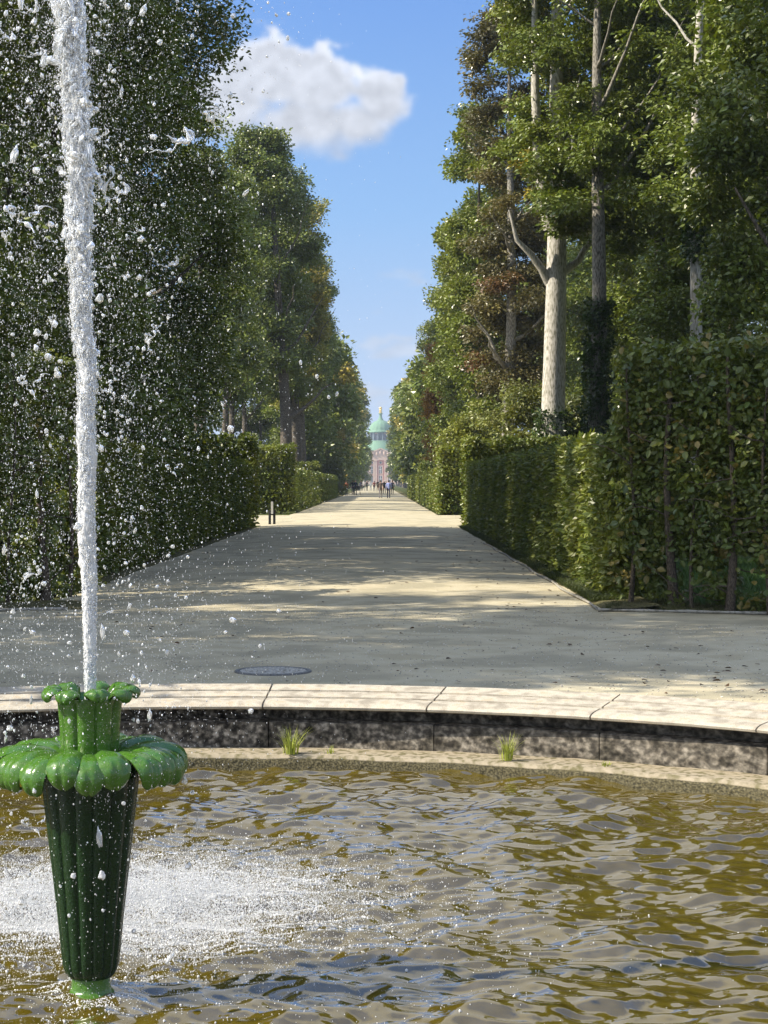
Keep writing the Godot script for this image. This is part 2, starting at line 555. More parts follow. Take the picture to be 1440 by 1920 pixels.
# a clipped hedge along a line from a to b (x, depth), its trimmed face on the line and its body to the side w (x, depth)
func hedge(label: String, a: Vector2, b_: Vector2, thick: Vector2, h: float, per_m2: float, cl: String, c0: Color, c1: Color, seed_: int, group: String) -> Node3D:
	rng.seed = seed_
	var o := thing("clipped_hedge", label, "hedge", Vector3(a.x, 0, -a.y), group)
	var run := (b_ - a)
	var length := run.length()
	var th := thick.length()
	var places := []
	var tints := PackedColorArray()
	var add := func(u: float, y: float, w: float):
		var p2 := run * u + thick * w
		var tone := clampf(0.5 + 0.5 * sin(u * length * 1.7 + y * 2.0 + seed_) + gs(0.35), 0.0, 1.0)
		var c := c0.lerp(c1, tone) * rr(0.75, 1.25)
		places.append(Transform3D(basis_rand(0.7, rr(0.75, 1.25)), Vector3(p2.x, y, -p2.y)))
		tints.append(Color(c.r, c.g, c.b))
	for k in int(length * h * per_m2):                       # both faces
		add.call(rng.randf(), rr(0.06, h - 0.11), 0.06 / th + pow(rng.randf(), 3.0) * 0.4)
		if k % 2 == 0:
			add.call(rng.randf(), rr(0.06, h - 0.11), 1.0 - pow(rng.randf(), 3.0) * 0.5)
	for k in int(length * th * per_m2):                      # the top
		add.call(rng.randf(), h - 0.11 - pow(rng.randf(), 2.0) * 0.12, rng.randf())
	for k in int(th * h * per_m2 * 1.5):                     # the two ends
		add.call(pow(rng.randf(), 2.0) * 0.3 / length, rr(0.06, h), rng.randf())
		add.call(1.0 - pow(rng.randf(), 2.0) * 0.3 / length, rr(0.06, h), rng.randf())
	many("foliage", CL[cl], M.hedge_leaf, places, tints, o)
	var stems := clampi(int(length / 1.1), 2, 36)
	for k in stems:
		var u := (k + 0.5 + gs(0.1)) / stems
		var p2 := run * u + thick * 0.5
		var lp := PackedVector3Array()
		var lr := PackedFloat32Array()
		for q in 5:
			var s := q / 4.0
			lp.append(Vector3(p2.x + gs(0.03), -0.1 + h * 0.9 * s, -p2.y + gs(0.03)))
			lr.append(0.045 * (1.0 - 0.75 * s))
		var b := MB.new()
		add_tube(b, lp, lr, 6)
		part("stem", done(b), M.stem, o)
	return o

# ---------------------------------------------------------------- sky
func sky_at(az: float, el: float, sun: Vector3) -> Color:
	# clear air: deepest blue away from the sun, paler towards it and towards the horizon
	var els := [0.0, 3.5, 8.5, 15.0, 40.0, 90.0]
	var cols := [Color8(204, 221, 244), Color8(186, 211, 244), Color8(150, 193, 243), Color8(121, 167, 234), Color8(98, 148, 222), Color8(88, 138, 214)]
	if el < 0.0:
		return Color8(150, 150, 130).srgb_to_linear()
	var c: Color = cols[5]
	for k in 5:
		if el >= els[k] and el <= els[k + 1]:
			c = cols[k].srgb_to_linear().lerp(cols[k + 1].srgb_to_linear(), (el - els[k]) / (els[k + 1] - els[k]))
	var e := deg_to_rad(el)
	var a := deg_to_rad(az)
	var g := acos(clampf(Vector3(cos(e) * sin(a), sin(e), -cos(e) * cos(a)).dot(sun), -1, 1))
	var f := 1.0 + 10.0 * (exp(-3.0 * g) - 0.009) + 0.45 * cos(g) * cos(g)
	var w := clampf((f - 1.0) / 4.0, 0.0, 0.75)
	return c.lerp(Color(0.72, 0.75, 0.80), w) * minf(f, 5.0)

func make_sky(sun: Vector3) -> ImageTexture:
	var W := 4096
	var H := 2048
	var f := FastNoiseLite.new()
	f.seed = 7
	f.frequency = 1.0
	f.fractal_octaves = 5
	# scattered fair-weather clouds over the whole sky; the middle column looks down the avenue
	var w := 720
	var h := 360
	var im := Image.create(w, h, false, Image.FORMAT_RGBAF)
	for y in h:
		var el := 90.0 - (y + 0.5) / h * 180.0
		var e := deg_to_rad(el)
		for x in w:
			var az := 360.0 * (x + 0.5) / w - 180.0
			var c := sky_at(az, el, sun)
			if el > 1.0:
				var a := deg_to_rad(az)
				var p := Vector3(cos(e) * sin(a), 0, -cos(e) * cos(a)) / (maxf(sin(e), 0.06) + 0.18) * 1.15
				var n := f.get_noise_3d(p.x, 3.0, p.z) * 0.5 + 0.5
				var al := smoothstep(0.42, 0.57, n)
				if el < 24.0:                                  # the cloud over the avenue is drawn finer below
					al *= smoothstep(9.0, 15.0, absf(az)) if el < 19.0 else lerpf(smoothstep(9.0, 15.0, absf(az)), 1.0, (el - 19.0) / 5.0)
				al *= smoothstep(2.0, 7.0, el)
				var g := 1.0 - 0.25 * smoothstep(0.58, 0.85, n)
				c = c.lerp(Color(g * 0.97, g * 0.98, g), al * 0.9)
			c.a = 1.0
			im.set_pixel(x, y, c)
	im.resize(W, H, Image.INTERPOLATE_BILINEAR)
	# the cloud above the avenue
	var f2 := FastNoiseLite.new()
	f2.seed = 19
	f2.frequency = 0.55
	f2.fractal_octaves = 5
	var f3 := FastNoiseLite.new()
	f3.seed = 23
	f3.frequency = 0.35
	f3.fractal_octaves = 4
	var ppd := W / 360.0
	var x0 := int((180.0 - 9.0) * ppd)
	var x1 := int((180.0 + 6.0) * ppd)
	var y0 := int((90.0 - 22.0) / 180.0 * H)
	var y1 := int((90.0 - 1.0) / 180.0 * H)
	var puffs := [[-3.5, 12.75, 1.5, 1.2], [-2.0, 12.4, 1.5, 1.15], [-2.2, 11.2, 2.4, 1.1], [0.05, 11.95, 1.0, 1.05], [-4.8, 11.8, 1.6, 1.5], [-0.8, 11.3, 1.5, 0.9]]
	for y in range(y0, y1):
		for x in range(x0, x1):
			var az := (x + 0.5) / ppd - 180.0
			var el := 90.0 - (y + 0.5) / H * 180.0
			var dens := -1.0
			for p in puffs:
				dens = maxf(dens, 1.0 - Vector2((az - p[0]) / p[2], (el - p[1]) / p[3]).length())
			var n := f2.get_noise_2d(az * 1.6, el * 2.0)
			var n2 := f3.get_noise_2d(az * 3.4 + 40.0, el * 4.0)
			var up := clampf((el - 10.6) / 2.2, 0.0, 1.0)
			var al := smoothstep(-0.10, lerpf(0.95, 0.30, up), dens + n * lerpf(0.62, 0.16, clampf(dens / 0.45, 0.0, 1.0)) + 0.06)
			var wisp := smoothstep(0.18, 0.6, f3.get_noise_2d(az * 0.9, el * 2.6) + 0.15 - absf(el - 3.6) * 0.10) * 0.5 * smoothstep(8.5, 6.0, el)
			var edge := smoothstep(0.40, 0.02, dens + n * 0.3)
			var g := 0.885 + 0.09 * n2 + 0.10 * edge * up - 0.03 * (1.0 - up)
			var a2 := clampf(maxf(al * 0.95, wisp), 0, 1)
			if a2 > 0.004:
				var cc := Color(clampf(g * 0.965, 0, 1), clampf(g * 0.985, 0, 1), clampf(g * 1.03, 0, 1)).srgb_to_linear()
				var res := im.get_pixel(x, y).lerp(cc, a2)
				res.a = 1.0
				im.set_pixel(x, y, res)
	return ImageTexture.create_from_image(im)

# ---------------------------------------------------------------- ground, path, verge
func gravel_y(x: float, z: float) -> float:
	return 0.075 * maxf(0.0, 1.0 - pow((x + 0.75) / 3.7, 2.0)) * smoothstep(21.0, 34.0, z)

func make_ground() -> void:
	var b := MB.new()
	var pts := PackedVector3Array()
	var radii := [14.6, 20.0, 40.0, 90.0, 250.0, 800.0, 2600.0]
	for r in radii:
		for s in 96:
			var a := TAU * s / 96
			pts.append(BC + Vector3(sin(a) * r, -0.02, -cos(a) * r))
	add_grid(b, radii.size(), 96, pts, true)
	var g := solo("ground", done(b), M.soil)
	g.set_meta("kind", "structure")
	# the gravel round the basin
	b = MB.new()
	pts = PackedVector3Array()
	for r in [6.0, 8.0, 10.0, 13.0, 16.3]:
		for s in 128:
			var a := TAU * s / 128
			pts.append(BC + Vector3(sin(a) * r, 0.0, -cos(a) * r))
	add_grid(b, 5, 128, pts, true)
	g = solo("gravel_round", done(b), M.gravel)
	g.set_meta("kind", "structure")
	# the avenue, a little higher along its middle
	b = MB.new()
	pts = PackedVector3Array()
	var zs := []
	var z := 18.0
	while z < 200.0:
		zs.append(z)
		z += 1.0 if z < 60.0 else 4.0
	zs.append_array([240.0, 300.0, 400.0, 600.0, 900.0, 1236.0])
	for q in zs:
		for k in 15:
			var x := lerpf(-4.35, 2.8, k / 14.0)
			x += 0.05 * sin(q * 0.9 + k) if (k == 0 or k == 14) and q > 26.0 else 0.0
			pts.append(Vector3(x, -0.006 + 0.012 * smoothstep(20.5, 23.5, q) + gravel_y(x, q), -q))
	add_grid(b, zs.size(), 15, pts)
	g = solo("gravel_path", done(b), M.gravel)
	g.set_meta("kind", "structure")
	for side in [-1.0, 1.0]:
		b = MB.new()
		pts = PackedVector3Array()
		for q in [66.0, 86.5]:
			for x in ([-30.0, -4.30] if side < 0 else [2.75, 30.0]):
				pts.append(Vector3(x, -0.004, -q))
		add_grid(b, 2, 2, pts)
		g = solo("cross_path", done(b), M.gravel)
		g.set_meta("kind", "structure")
	b = MB.new()
	pts = PackedVector3Array()
	for q in [1225.0, 1290.0]:
		for x in [-90.0, 90.0]:
			pts.append(Vector3(x, 0.012, -q))
	add_grid(b, 2, 2, pts)
	g = solo("palace_forecourt", done(b), M.gravel)
	g.set_meta("kind", "structure")
	# verges at the foot of the hedges, banked up a little
	rng.seed = 900
	var strips := [
		[Vector2(2.72, 22.0), Vector2(2.72, 62.6), 0.75], [Vector2(2.74, 88.0), Vector2(2.74, 132.0), 0.6], [Vector2(2.74, 137.0), Vector2(2.74, 330.0), 0.6],
		[Vector2(-4.25, 25.0), Vector2(-4.25, 62.6), -0.6], [Vector2(-4.2, 92.0), Vector2(-4.2, 132.0), -0.6], [Vector2(-4.2, 137.0), Vector2(-4.2, 330.0), -0.6]]
	for s in strips:
		b = MB.new()
		pts = PackedVector3Array()
		var n := int(absf(s[1].y - s[0].y) / 0.6)
		for k in n + 1:
			var p: Vector2 = s[0].lerp(s[1], float(k) / n)
			var edge := gs(0.05)
			for q in 5:
				var u := q / 4.0
				pts.append(Vector3(p.x + s[2] * u + (edge if q == 0 else 0.0), (-0.015 if q == 0 else 0.02 + 0.05 * u + rr(0, 0.02)), -p.y))
		add_grid(b, n + 1, 5, pts)
		g = solo("grass_verge", done(b), M.verge)
		g.set_meta("kind", "structure")
	# the verge along the round, before the tall hedges
	for side in [[13.6, 40.0], [-40.0, -9.5]]:
		b = MB.new()
		pts = PackedVector3Array()
		for k in 61:
			var a := deg_to_rad(lerpf(side[0], side[1], k / 60.0))
			for q in 5:
				var r := 16.05 + q * 0.3 + (gs(0.05) if q == 0 else 0.0)
				pts.append(BC + Vector3(sin(a) * r, (-0.012 if q == 0 else 0.025 + rr(0, 0.03)), -cos(a) * r))
		add_grid(b, 61, 5, pts)
		g = solo("grass_verge", done(b), M.verge)
		g.set_meta("kind", "structure")
	# thin edging strips between gravel and verge
	var lines := []
	var l1 := PackedVector3Array()
	for k in 24:
		l1.append(Vector3(2.70 + 0.03 * sin(k * 1.3), 0.03, -lerpf(22.2, 46.0, k / 23.0)))
	lines.append(l1)
	for side in [[13.55, 42.0], [-40.0, -10.2]]:
		var l2 := PackedVector3Array()
		for k in 30:
			var a := deg_to_rad(lerpf(side[0], side[1], k / 29.0))
			var r := 16.03 + 0.02 * sin(k * 2.1)
			l2.append(BC + Vector3(sin(a) * r, 0.022, -cos(a) * r))
		lines.append(l2)
	for l in lines:
		b = MB.new()
		var rad := PackedFloat32Array()
		for k in l.size():
			rad.append(0.018 + 0.005 * sin(k * 3.7))
		add_tube(b, l, rad, 6, 0.1, true)
		g = solo("path_edging", done(b), M.edging)
		g.set_meta("kind", "structure")

func blades(b: MB, at: Vector3, n: int, h: float, spread: float, w: float) -> void:
	for k in n:
		var a := rr(0, TAU)
		var out := Vector3(cos(a), 0, sin(a))
		var l := h * rr(0.5, 1.1)
		var lean := rr(0.1, 0.75)
		var p := at + out * rr(0, spread)
		var side := out.cross(Vector3.UP) * w
		var o := b.v.size()
		var v := rr(0.8, 1.25)
		for q in 4:
			var s := q / 3.0
			var c := p + Vector3(0, l * s * (1.0 - 0.3 * lean * s), 0) + out * l * lean * s * s
			b.v.append(c - side * (1.0 - s * 0.92))
			b.v.append(c + side * (1.0 - s * 0.92))
			b.c.append(Color(v, v, v))
			b.c.append(Color(v, v, v))
		for q in 3:
			var z := o + q * 2
			b.i.append_array([z, z + 1, z + 3, z, z + 3, z + 2])

func make_grass() -> void:
	rng.seed = 77
	var b := MB.new()
	blades(b, Vector3.ZERO, 16, 0.12, 0.05, 0.004)
	var tuft := done(b, false)
	var places := []
	var tints := PackedColorArray()
	for k in 4600:
		var z := 23.5 + 39.0 * pow(rng.randf(), 1.3)
		places.append(Transform3D(basis_rand(0.1, rr(0.4, 1.0)), Vector3(rr(2.78, 3.25), 0.03, -z)))
		var v := rr(0.6, 1.2)
		tints.append(Color(0.075 * v, 0.10 * v, 0.025 * v))
	for k in 1600:
		var z := rr(88.5, 131.0)
		places.append(Transform3D(basis_rand(0.1, rr(0.6, 1.3)), Vector3(rr(2.78, 3.2) if k % 2 == 0 else rr(-4.7, -4.25), 0.03, -z)))
		tints.append(Color(0.085, 0.11, 0.025))
	for k in 900:
		var a := deg_to_rad(rr(13.8, 40.0))
		var r := 16.1 + 1.1 * rng.randf()
		places.append(Transform3D(basis_rand(0.1, rr(0.4, 1.0)), BC + Vector3(sin(a) * r, 0.02, -cos(a) * r)))
		var v := rr(0.5, 1.2)
		tints.append(Color(0.085 * v, 0.095 * v, 0.03 * v))
	for k in 5000:                                            # the lawn seen through the tall hedge
		places.append(Transform3D(basis_rand(0.1, rr(0.8, 1.6)), Vector3(rr(3.9, 9.0), 0.0, -rr(22.5, 36.0))))
		var v := rr(0.7, 1.3)
		tints.append(Color(0.06 * v, 0.125 * v, 0.02 * v))
	var g := many("verge_grass", tuft, M.grass, places, tints, self)
	tag(g, "thin grass and moss growing along the foot of the hedges", "grass", "", "stuff")
	# leaves blown over the gravel
	places = []
	tints = PackedColorArray()
	var lf := MB.new()
	add_leaf(lf, Vector3.ZERO, Vector3(1, 0, 0), Vector3(0, 1, 0.1).normalized(), 0.055, 0.036)
	var lm := done(lf, false)
	for k in 520:
		var z := 12.8 + 50.0 * pow(rng.randf(), 1.8)
		var x := rr(-4.2, 2.7) if z > 19.0 else rr(-4.0, 5.5)
		if rng.randf() < 0.3:
			x = lerpf(x, 2.9, 0.8)
		if Vector2(x - BC.x, -z - BC.z).length() < 6.25:
			continue
		places.append(Transform3D(basis_rand(0.25, rr(0.5, 1.25)), Vector3(x, 0.016 + gravel_y(x, z), -z)))
		var v := rr(0.4, 1.3)
		tints.append(Color(0.085 * v, 0.055 * v, 0.028 * v))
	g = many("fallen_leaves", lm, M.leaf_dull, places, tints, self)
	tag(g, "small brown fallen leaves scattered over the gravel", "leaves", "", "stuff")
	# grit lying loose on the gravel
	places = []
	tints = PackedColorArray()
	var grit := ball(5, 3)
	for q in 9000:
		var z := 12.5 + 16.0 * pow(rng.randf(), 1.4)
		var x := rr(-4.3, 2.7) if z > 20.0 else rr(-4.6, 5.6)
		if Vector2(x - BC.x, -z - BC.z).length() < 6.2:
			continue
		var w := rr(0.003, 0.009)
		places.append(Transform3D(Basis(Vector3.UP, rr(0, 3)) * Basis.from_scale(Vector3(w * rr(0.8, 1.6), w * 0.6, w)), Vector3(x, 0.004 + gravel_y(x, z), -z)))
		var v := rr(0.25, 0.75)
		tints.append(Color(v, v * 0.94, v * 0.80))
	var pm := mat(Color.WHITE, 0.9, 0.3)
	pm.vertex_color_use_as_albedo = true
	g = many("loose_grit", grit, pm, places, tints, self)
	tag(g, "small loose pebbles lying on the gravel", "grit", "", "stuff")
	# weeds on the ledge
	var spots := [["tall grass tuft on the basin ledge nearest the green vase", -0.585, 11.74, 0.19, 80, 0.055], ["low leafy weed on the ledge right beside the tall grass tuft", -0.33, 11.75, 0.06, 18, 0.04],
		["bright grass tuft alone on the ledge at the middle of the wall", 0.82, 11.47, 0.18, 76, 0.05], ["flat little moss cushion on the ledge furthest right", 1.42, 11.24, 0.03, 40, 0.06]]
	for s in spots:
		var t := MB.new()
		blades(t, Vector3.ZERO, s[4], s[3], s[5], 0.0035)
		for k in t.c.size():
			t.c[k] = Color(0.27 * t.c[k].r, 0.31 * t.c[k].r, 0.05 * t.c[k].r)
		var o := solo("grass_tuft", done(t, false), M.grass, Vector3(s[1], -0.188, -s[2]))
		tag(o, s[0], "weed", "weeds on the basin ledge")

# ---------------------------------------------------------------- basin, water and vase
func make_basin() -> void:
	var o := thing("fountain_basin", "round stone fountain basin with a pale stepped coping and dark stained wall", "basin", BC)
	var outer := [Vector2(6.10, -0.12), Vector2(6.10, 0.170), Vector2(6.085, 0.18), Vector2(5.915, 0.158), Vector2(5.914, 0.128), Vector2(5.878, 0.125), Vector2(5.874, 0.153), Vector2(5.715, 0.136), Vector2(5.714, 0.106), Vector2(5.678, 0.103), Vector2(5.674, 0.130), Vector2(5.61, 0.126), Vector2(5.53, 0.120), Vector2(5.485, 0.110), Vector2(5.462, 0.096), Vector2(5.468, 0.082), Vector2(5.50, 0.074), Vector2(5.72, 0.066), Vector2(5.72, -0.12)]
	var st := TAU / 31.0
	var off := deg_to_rad(2.8)
	var low := [Vector2(5.95, -0.014), Vector2(5.57, -0.014), Vector2(5.56, -0.022), Vector2(5.56, -0.21), Vector2(5.95, -0.21)]
	outer.reverse()
	low.reverse()
	for k in 31:
		var a := off + k * st
		part("coping_block", arc_block(outer, a + 0.0011, a + st - 0.0011, 14, 0.0012), M.coping, o)
		part("wall_block", arc_block(low, a + 0.006, a + st - 0.0012 + 0.006, 10, 0.0015), M.wall, o)
	var jt := [Vector2(6.07, -0.12), Vector2(6.07, 0.166), Vector2(5.90, 0.136), Vector2(5.70, 0.108), Vector2(5.55, 0.108), Vector2(5.485, 0.095), Vector2(5.51, 0.080), Vector2(5.73, 0.072), Vector2(5.73, -0.12)]
	jt.reverse()
	for k in 31:
		var a := off + k * st
		part("mortar_joint", arc_block(jt, a - 0.0016, a + 0.0016, 2), M.mortar, o)
	var back := [Vector2(6.02, 0.0635), Vector2(5.705, 0.0635), Vector2(5.705, -0.2), Vector2(6.02, -0.2)]
	back.reverse()
	part("recessed_wall", arc_block(back, 0.0, TAU, 180, 0.0, false), M.wall, o)
	var ledge := [Vector2(5.9, -0.19), Vector2(5.30, -0.192), Vector2(5.262, -0.198), Vector2(5.245, -0.215), Vector2(5.24, -0.7), Vector2(5.9, -0.7)]
	ledge.reverse()
	part("ledge", arc_block(ledge, 0.0, TAU, 220, 0.006, false), M.ledge, o)
	var riser := [Vector2(5.30, -0.204), Vector2(5.234, -0.222), Vector2(5.228, -0.24), Vector2(5.228, -0.7), Vector2(5.30, -0.7)]
	riser.reverse()
	part("ledge_riser", arc_block(riser, 0.0, TAU, 220, 0.006, false), M.algae, o)
	var fl := CylinderMesh.new()
	fl.top_radius = 5.3
	fl.bottom_radius = 5.3
	fl.height = 0.1
	fl.radial_segments = 96
	part("basin_floor", fl, M.floor, o, Vector3(0, -0.72, 0))

var n1 := FastNoiseLite.new()
var n2 := FastNoiseLite.new()
var n3 := FastNoiseLite.new()

func wave(x: float, z: float) -> float:
	var d := Vector2(x - BC.x, z - BC.z).length()
	var y := 0.046 * n1.get_noise_2d(x * 0.75 + z * 0.2, z * 1.3) + 0.017 * n2.get_noise_2d(x * 0.6 + z * 0.2, z * 1.2) + 0.0062 * n3.get_noise_2d(x * 0.7, z * 1.1)
	y += 0.006 * sin(d * 24.0 + 2.0 * n1.get_noise_2d(x, z)) * exp(-d * 0.55)
	return y

func make_water() -> void:
	n1.seed = 4
	n1.frequency = 1.5
	n1.fractal_octaves = 2
	n2.seed = 5
	n2.frequency = 4.2
	n2.fractal_octaves = 2
	n3.seed = 6
	n3.frequency = 11.0
	n3.fractal_octaves = 1
	var b := MB.new()
	var pts := PackedVector3Array()
	var rows := 260
	var cols := 1080
	for i in rows:
		var r := 5.27 * pow(float(i + 0.3) / (rows - 0.7), 0.85)
		for s in cols:
			var a := TAU * s / cols
			var x := BC.x + sin(a) * r
			var z := BC.z - cos(a) * r
			pts.append(Vector3(x, WATER_Y + wave(x, z), z))
	add_grid(b, rows, cols, pts, true)
	var g := solo("water", done(b), M.water)
	g.set_meta("kind", "structure")

func petal(prof: Array, widths: Array, dome: float, seed_: int, crease: float) -> ArrayMesh:
	# prof: (radius, height) along the middle; built along +z
	rng.seed = seed_
	var b := MB.new()
	var nu := 22
	var nv := 13
	var top := PackedVector3Array()
	var bot := PackedVector3Array()
	var tw := gs(0.008)
	for i in nu:
		var t := float(i) / (nu - 1) * (prof.size() - 1)
		var k := mini(int(t), prof.size() - 2)
		var f := t - k
		var p0: Vector2 = prof[maxi(k - 1, 0)]
		var p3: Vector2 = prof[mini(k + 2, prof.size() - 1)]
		var p: Vector2 = prof[k].cubic_interpolate(prof[k + 1], p0, p3, f)
		var q: Vector2 = prof[k].cubic_interpolate(prof[k + 1], p0, p3, minf(f + 0.05, 1.05)) - prof[k].cubic_interpolate(prof[k + 1], p0, p3, f - 0.02)
		var n := Vector2(-q.y, q.x).normalized()
		var w: float = lerpf(widths[k], widths[k + 1], f)
		for j in nv:
			var s := float(j) / (nv - 1) * 2.0 - 1.0
			var bulge := dome * (1.0 - s * s) * minf(1.0, w / 0.04) - crease * exp(-s * s * 30.0) * smoothstep(0.1, 0.9, float(i) / nu)
			bulge += 0.0016 * sin(s * 5.0 + i * 0.9 + seed_)
			var c := p + n * bulge
			var d := p + n * (bulge - 0.007)
			top.append(Vector3(s * w + tw * i / nu, c.y, c.x))
			bot.append(Vector3(s * w * 0.97 + tw * i / nu, d.y, d.x))
	add_grid(b, nu, nv, top, false, true)
	add_grid(b, nu, nv, bot)
	var e := PackedVector3Array()
	for i in nu:
		e.append(top[i * nv])
		e.append(bot[i * nv])
	add_grid(b, nu, 2, e)
	e = PackedVector3Array()
	for i in nu:
		e.append(top[i * nv + nv - 1])
		e.append(bot[i * nv + nv - 1])
	add_grid(b, nu, 2, e, false, true)
	e = PackedVector3Array()
	for j in nv:
		e.append(top[(nu - 1) * nv + j])
		e.append(bot[(nu - 1) * nv + j])
	add_grid(b, nv, 2, e)
	return done(b)

func vv(a: Array) -> Array:
	var out := []
	for p in a:
		out.append(Vector2(p[0], p[1]))
	return out

func make_vase() -> void:
	var o := thing("fountain_vase", "glossy green painted metal vase with curled leaf collar, standing in the basin", "fountain", BC)
	# fluted body, wider towards the top
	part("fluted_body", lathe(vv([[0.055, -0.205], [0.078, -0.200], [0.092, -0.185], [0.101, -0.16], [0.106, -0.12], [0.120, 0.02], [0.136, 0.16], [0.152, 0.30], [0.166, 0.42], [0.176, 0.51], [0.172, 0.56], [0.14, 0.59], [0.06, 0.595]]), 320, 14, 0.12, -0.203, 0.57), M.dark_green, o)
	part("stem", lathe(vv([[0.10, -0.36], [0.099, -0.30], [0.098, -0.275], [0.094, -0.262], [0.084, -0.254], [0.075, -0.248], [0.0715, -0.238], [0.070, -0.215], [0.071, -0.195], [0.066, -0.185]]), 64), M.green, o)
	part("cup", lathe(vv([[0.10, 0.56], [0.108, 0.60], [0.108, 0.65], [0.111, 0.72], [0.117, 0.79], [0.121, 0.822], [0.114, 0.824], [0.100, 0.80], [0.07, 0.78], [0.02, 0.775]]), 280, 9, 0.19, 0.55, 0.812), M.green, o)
	var ring := vv([[0.100, 0.585], [0.150, 0.613], [0.215, 0.627], [0.280, 0.624], [0.326, 0.598], [0.334, 0.558], [0.318, 0.526], [0.288, 0.518]])
	for k in 20:
		var sd := 600 + k
		rng.seed = sd
		var pr := []
		var sag := gs(0.008)
		var reach := 1.0 + gs(0.02)
		for i in ring.size():
			var t := float(i) / (ring.size() - 1)
			pr.append(Vector2(ring[i].x * lerpf(1.0, reach, t), ring[i].y + sag * t))
		var p := part("collar_leaf", petal(pr, [0.026, 0.037, 0.048, 0.056, 0.058, 0.051, 0.033, 0.004], 0.020, sd, 0.010), M.green, o)
		p.rotation.y = TAU * (k + 0.5) / 20.0 + gs(0.035)
		p.position.y = -0.006 if k % 2 == 0 else 0.005
	var lipp := vv([[0.098, 0.812], [0.118, 0.832], [0.140, 0.843], [0.160, 0.838], [0.168, 0.820], [0.160, 0.806]])
	for k in 9:
		var sd := 700 + k
		rng.seed = sd
		var pr := []
		var lift := gs(0.007)
		for i in lipp.size():
			pr.append(Vector2(lipp[i].x, lipp[i].y + lift * i / 5.0))
		var p := part("rim_leaf", petal(pr, [0.024, 0.036, 0.047, 0.044, 0.030, 0.005], 0.018, sd, 0.010), M.green, o)
		p.rotation.y = TAU * (k + 0.5) / 9.0 + gs(0.04)

func ball(seg: int, rings: int) -> ArrayMesh:
	var b := MB.new()
	var pts := PackedVector3Array()
	for r in rings + 1:
		var p := PI * r / rings
		for s in seg:
			var a := TAU * s / seg
			pts.append(Vector3(sin(p) * cos(a), cos(p), sin(p) * sin(a)))
	add_grid(b, rings + 1, seg, pts, true)
	return done(b)

# the jet leans a little and widens as it rises
func jet_at(y: float) -> Vector3:
	var t := y - 0.80
	return BC + Vector3(-0.004 * t - 0.0085 * t * t + 0.006 * sin(t * 7.0) * minf(t, 1.0) + 0.004 * sin(t * 17.0) * minf(t, 1.0), y, 0.0)

func jet_r(y: float) -> float:
	return 0.022 + 0.010 * smoothstep(0.8, 1.6, y) + 0.012 * smoothstep(1.6, 3.3, y)

